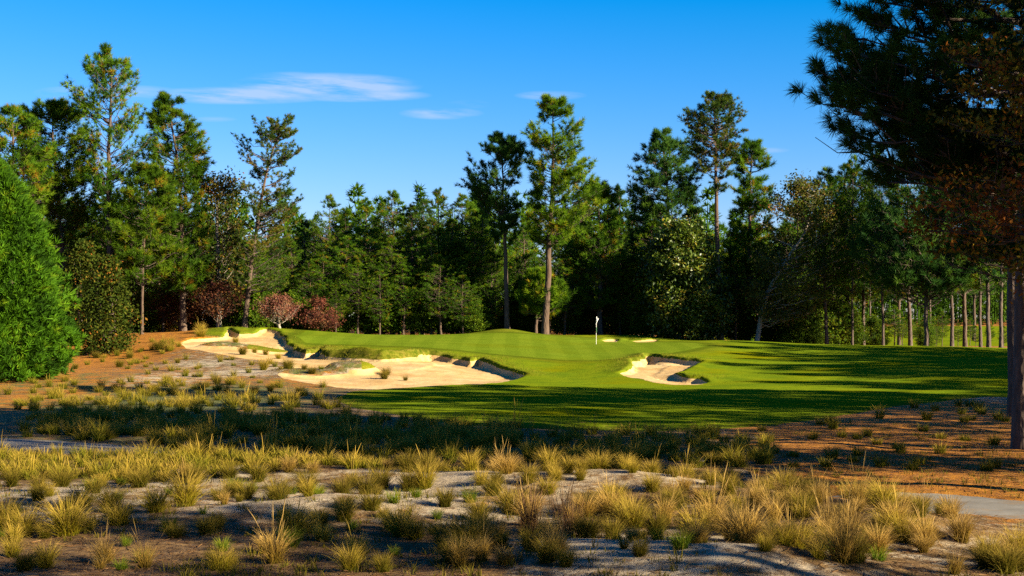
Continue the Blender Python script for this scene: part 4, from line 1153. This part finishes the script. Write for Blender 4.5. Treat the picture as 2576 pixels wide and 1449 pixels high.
for (xa, xb), (ya, yb), n, kds, (sa, sb_) in ZONES:
    made, tries = 0, 0
    while made < n and tries < n * 40:
        tries += 1
        X, Y = R_.uniform(xa, xb), R_.uniform(min(ya, yb), max(ya, yb))
        x, y = hit(X, Y)
        if path_sd(np.array([x]), np.array([y]))[0] < .25: continue
        if X > 2400 and 1225 < Y < 1395: continue
        if any((x - p[0]) ** 2 + (y - p[1]) ** 2 < (.26 + .12 * (y > 30)) ** 2 for p in pts): continue
        kd = R_.choice(kds)
        pts.append((x, y, R_.uniform(sa, sb_), kd, X, Y)); made += 1
# clumps in and about the bunker
BUNK = [(610, 888, 26), (640, 880, 16), (592, 870, 16), (668, 884, 16), (700, 893, 14), (765, 937, 16), (722, 938, 30), (785, 943, 18), (967, 948, 22), (1020, 951, 14), (972, 937, 20), (662, 930, 26), (447, 915, 16), (545, 965, 22), (550, 985, 20), (420, 960, 24), (755, 992, 24), (680, 985, 22), (580, 1000, 20), (470, 945, 12), (325, 900, 18), (400, 880, 26), (425, 882, 22), (505, 850, 24), (240, 900, 18), (190, 930, 16), (300, 925, 22), (640, 990, 20), (520, 975, 20), (505, 842, 26), (385, 985, 26), (300, 985, 24)]
for X, Y, hp in BUNK:
    x, y = hit(X, Y)
    far_pts.append((x, y, hp / F * y / .52, R_.choice(['olive', 'golden']), X, Y))
pts.sort(key=lambda p: p[1])
solo = pts[:285] + [p for p in far_pts]
rest_pts = pts[285:]
BANDS = [(0, 20.3, 'at the bottom edge'), (20.3, 23.0, 'behind the front row'), (23.0, 26.5, 'on middle sandy ground'), (26.5, 31, 'in the grassy middle band'), (31, 36, 'in the back of the grassy band'), (36, 60, 'in deep shade before the fairway'), (60, 130, 'on the bunker slope')]
COLS = [(-999, 330, 'at far left'), (330, 640, 'below the left pines'), (640, 900, 'below the red dogwoods'), (900, 1200, 'below the big bunker'), (1200, 1440, 'below the bunker tip'), (1440, 1640, 'below the flagstick'), (1640, 1860, 'below the small bunker'), (1860, 2140, 'below the leaning hardwood'), (2140, 2380, 'right of centre'), (2380, 9999, 'at far right')]
cell = {}
for p in solo:
    bi = [i for i, b_ in enumerate(BANDS) if b_[0] <= p[1] < b_[1]][0]
    ci = [i for i, c_ in enumerate(COLS) if c_[0] <= p[4] < c_[1]][0]
    cell.setdefault((bi, ci, p[3]), []).append(p)
allz = fields(np.array([p[0] for p in solo]), np.array([p[1] for p in solo]))['z']
zof = {id(p): z for p, z in zip(solo, allz)}
for (bi, ci, kd), lst in cell.items():
    lst.sort(key=lambda p: p[4])
    for k, p in enumerate(lst):
        me = R_.choice(KINDS[kd])
        nm = 'broomsedge_clump' if kd == 'russet' else 'wiregrass_clump'
        o = link(nm, me)
        s = p[2]
        o.location = (p[0], p[1], zof[id(p)] - .01); o.rotation_euler = (R_.uniform(-.1, .1), R_.uniform(-.1, .1), R_.uniform(0, 6.28)); o.scale = (s * R_.uniform(.9, 1.15), s * R_.uniform(.9, 1.15), s)
        noun = 'broomsedge' if kd == 'russet' else 'wiregrass'
        n_ = '' if len(lst) == 1 else ', %s from left' % ORD[k]
        tag(o, f'{kd} {noun} clump {BANDS[bi][2]} {COLS[ci][2]}{n_}', 'grass clump', 'broomsedge clumps of the sandy waste' if noun == 'broomsedge' else 'wiregrass clumps of the sandy waste')

# farther clumps past counting: one mass
a, tp = Acc(), []
rg = np.random.RandomState(91)
more = []
for (xa, xb), (ya, yb), n in [((80, 900), (1000, 1060), 130), ((-60, 500), (960, 1030), 60), ((380, 520), (860, 890), 14), ((200, 420), (880, 930), 22), ((300, 850), (900, 1000), 70), ((60, 1300), (1055, 1140), 330), ((1200, 1950), (1090, 1180), 90), ((480, 700), (828, 845), 16)]:
    for _ in range(n):
        X, Y = rg.uniform(xa, xb), rg.uniform(ya, yb)
        x, y = hit(X, Y)
        if path_sd(np.array([x]), np.array([y]))[0] < .4: continue
        more.append((x, y, rg.uniform(.5, 1.05), 'olive', X, Y))
more += rest_pts
mx_, my_ = np.array([p[0] for p in more]), np.array([p[1] for p in more])
mf = fields(mx_, my_)
for p, z, sb_, sf_ in zip(more, mf['z'], mf['sand'], mf['fair']):
    if sb_ < .2 or sf_ < .3: continue
    tn_ = rg.rand()
    S, u, t = blades(110, rg, .62 * p[2] * rg.uniform(.6, 1.1), .6, .12, .0065, 1.25, 4)
    add_blades(a, tp, S, u, np.clip(t * .35 + tn_ * .75 - .05, 0, 1), (p[0], p[1], z))
    if rg.rand() < .12:
        S, u, t = blades(6, rg, .95 * p[2], .15, .1, .008, .3, 4, stem=True); add_blades(a, tp, S, u, np.clip(t * .3 + .7, 0, 1), (p[0], p[1], z))
me = mesh_from('wild_grass', np.concatenate(a.V), [np.concatenate(a.Q)], M['mixed'], {'tint': np.concatenate(a.A), 'tip': np.concatenate(tp)}, True)
tag(link('wild_grass', me), kind='stuff')


# long rough on the bunker lips
a, tp = Acc(), []
n = 90000
x, y = rg.uniform(-26, 16, n), rg.uniform(66, 115, n)
f = fields(x, y)
keep = (((f['sb'] > -.12) & (f['sb'] < 2.0) & (f['amp'] > .12) & (rg.rand(n) < np.exp(-np.maximum(f['sb'], 0) / 1.1) * np.minimum(1, f['amp'] * 2.2))) | ((f['isd'] < 0) & (rg.rand(n) < .3))) & (f['green'] > .2)
idx = np.nonzero(keep)[0]
S, u, t = blades(len(idx) * 2, rg, .11, .6, .06, .010, .9, 3)
o3 = np.repeat(np.c_[x[idx], y[idx], f['z'][idx]], 2, 0) + np.c_[rg.randn(len(idx) * 2, 2) * .08, np.zeros(len(idx) * 2)]
add_blades(a, tp, S + o3[:, None, None, :], u, t)
me = mesh_from('rough_grass', np.concatenate(a.V), [np.concatenate(a.Q)], M['roughgrass'], {'tint': np.concatenate(a.A), 'tip': np.concatenate(tp)}, True)
tag(link('rough_grass', me), kind='stuff')

# pine straw lying on the near ground
a, tp = Acc(), []
n = 60000
y = 15 + 30 * rg.rand(n) ** 1.5
x = rg.uniform(-1, 1, n) * (y * .37)
f = fields(x, y)
c = cover_attr(x, y)
keep = (f['path'] > .1) & (rg.rand(n) < np.clip(.12 + c[:, 0] * .75, 0, 1))
x, y, z = x[keep], y[keep], f['z'][keep]
n = len(x)
az = rg.rand(n) * 6.28; ln = rg.uniform(.07, .22, n); dv = np.c_[np.cos(az), np.sin(az), rg.randn(n) * .12]
sv = np.c_[-np.sin(az), np.cos(az), rg.randn(n) * .4] * .0042
b0 = np.c_[x, y, z + .012]
S = np.stack([np.stack([b0 - sv, b0 + sv], 1), np.stack([b0 + dv * ln[:, None] - sv, b0 + dv * ln[:, None] + sv], 1)], 1)
add_blades(a, tp, S, np.broadcast_to(np.array([0, 1.]), (n, 2)), rg.rand(n))
me = mesh_from('straw_litter', np.concatenate(a.V), [np.concatenate(a.Q)], M['litter'], {'tint': np.concatenate(a.A), 'tip': np.concatenate(tp)}, True)
tag(link('straw_litter', me), kind='stuff')

# low sprigs and dead leaves between the clumps
a, tp = Acc(), []
n = 2600
y = 15 + 30 * rg.rand(n) ** 1.5
x = rg.uniform(-1, 1, n) * (y * .37)
f = fields(x, y)
keep = (f['path'] > .1) & (f['fair'] > .2) & (vnoise(x, y, 2.2, 40) > -.25)
for px_, py_, pz_ in zip(x[keep], y[keep], f['z'][keep]):
    S, u, t = blades(12, rg, rg.uniform(.06, .2), .8, .09, .006, .8, 3)
    add_blades(a, tp, S, u, np.clip(t * .5 + rg.rand() * .5, 0, 1), (px_, py_, pz_))
me = mesh_from('ground_sprigs', np.concatenate(a.V), [np.concatenate(a.Q)], M['olive'], {'tint': np.concatenate(a.A), 'tip': np.concatenate(tp)}, True)
tag(link('ground_cover', me), kind='stuff')

# ---------------------------------------------------------------- light
SUN_EL, SUN_AZ = math.radians(21), math.radians(-27)      # azimuth measured from +x; a little towards the camera
sv = (math.cos(SUN_EL) * math.cos(SUN_AZ), math.cos(SUN_EL) * math.sin(SUN_AZ), math.sin(SUN_EL))
sun = bpy.data.lights.new('sun', 'SUN'); sun.energy = 5.0; sun.angle = math.radians(.5); sun.color = (1, .86, .62)
so = bpy.data.objects.new('sun', sun); COL.objects.link(so)
from mathutils import Vector
so.rotation_euler = Vector((-sv[0], -sv[1], -sv[2])).to_track_quat('-Z', 'Y').to_euler()
so.location = (60, -20, 40)

w = bpy.data.worlds.new('World'); scene.world = w; w.use_nodes = True
nt = w.node_tree; nt.nodes.clear()
out = nd(nt, 'ShaderNodeOutputWorld'); bg = nd(nt, 'ShaderNodeBackground', i_Strength=.05)
nt.links.new(bg.outputs[0], out.inputs[0])
sky = nd(nt, 'ShaderNodeTexSky', sky_type='NISHITA', sun_disc=False, sun_elevation=SUN_EL, sun_rotation=PI / 2 - SUN_AZ)
sky.air_density = 1.0; sky.dust_density = .25; sky.ozone_density = 3.0
hs0 = nd(nt, 'ShaderNodeHueSaturation', i_Saturation=1.35, i_Hue=.495)
nt.links.new(sky.outputs[0], hs0.inputs['Color'])
sc_ = nd(nt, 'ShaderNodeSeparateColor'); nt.links.new(hs0.outputs[0], sc_.inputs[0])
hs = nd(nt, 'ShaderNodeCombineColor')
tc = nd(nt, 'ShaderNodeTexCoord')
sx = nd(nt, 'ShaderNodeSeparateXYZ'); nt.links.new(tc.outputs['Generated'], sx.inputs[0])


def mth(op, a, b=None):
    n = nd(nt, 'ShaderNodeMath', operation=op)
    for s, v in zip(n.inputs, (a, b)):
        if v is None: continue
        if isinstance(v, (int, float)): s.default_value = v
        else: nt.links.new(v, s)
    return n.outputs[0]


nt.links.new(mth('MULTIPLY', mth('MAXIMUM', mth('SUBTRACT', sc_.outputs[0], .68), .01), .60), hs.inputs[0])
nt.links.new(mth('MULTIPLY', sc_.outputs[1], .53), hs.inputs[1])
nt.links.new(mth('MULTIPLY', sc_.outputs[2], .80), hs.inputs[2])
yy = mth('MAXIMUM', sx.outputs[1], .05)
ca, ce = mth('DIVIDE', sx.outputs[0], yy), mth('DIVIDE', sx.outputs[2], yy)
cv = nd(nt, 'ShaderNodeCombineXYZ'); nt.links.new(ca, cv.inputs[0]); nt.links.new(mth('MULTIPLY', mth('ADD', ce, mth('MULTIPLY', ca, .06)), 8.0), cv.inputs[1])
nz = noise(nt, cv.outputs[0], 15, 9, .6)
tot = None
for X, Y, rx, ry, k in [(820, 215, 250, 34, 1.0), (600, 240, 260, 24, .9), (900, 240, 190, 18, .8), (330, 235, 140, 22, .55), (170, 232, 90, 16, .5), (1110, 285, 110, 17, .75), (1385, 240, 95, 13, .6), (540, 300, 60, 8, .3), (1940, 378, 50, 8, .4), (1180, 262, 60, 12, .25), (730, 195, 120, 16, .4)]:
    a_ = mth('DIVIDE', mth('SUBTRACT', ca, (X - CX) / F), rx / F); e_ = mth('DIVIDE', mth('SUBTRACT', ce, (HY - Y) / F), ry / F)
    g_ = mth('MULTIPLY', mth('MAXIMUM', mth('SUBTRACT', 1.0, mth('ADD', mth('MULTIPLY', a_, a_), mth('MULTIPLY', e_, e_))), 0.0), k)
    tot = g_ if tot is None else mth('MAXIMUM', tot, g_)
cl = mth('MULTIPLY', tot, mth('MAXIMUM', mth('MULTIPLY', mth('SUBTRACT', nz, .36), 3.8), 0.0))
cl = mth('MINIMUM', mth('MULTIPLY', cl, 1.2), .75)
skyc = mix(nt, cl, hs.outputs[0], (2.1, 2.75, 3.9))
nt.links.new(skyc, bg.inputs[0])

# ---------------------------------------------------------------- camera
cam = bpy.data.cameras.new('camera'); cam.lens = 50; cam.sensor_width = 36; cam.clip_end = 2000
cam.shift_y = (HY - 724.5) / 2576
cobj = bpy.data.objects.new('camera', cam); COL.objects.link(cobj)
cobj.location = (0, 0, ZC); cobj.rotation_euler = (PI / 2, 0, 0)
scene.camera = cobj
scene.view_settings.view_transform = 'Standard'
scene.view_settings.look = 'None'
scene.view_settings.exposure = 2.34
scene.view_settings.gamma = 1
scene.render.engine = 'CYCLES'
scene.cycles.use_denoising = False
scene.cycles.max_bounces = 5
scene.cycles.transparent_max_bounces = 6
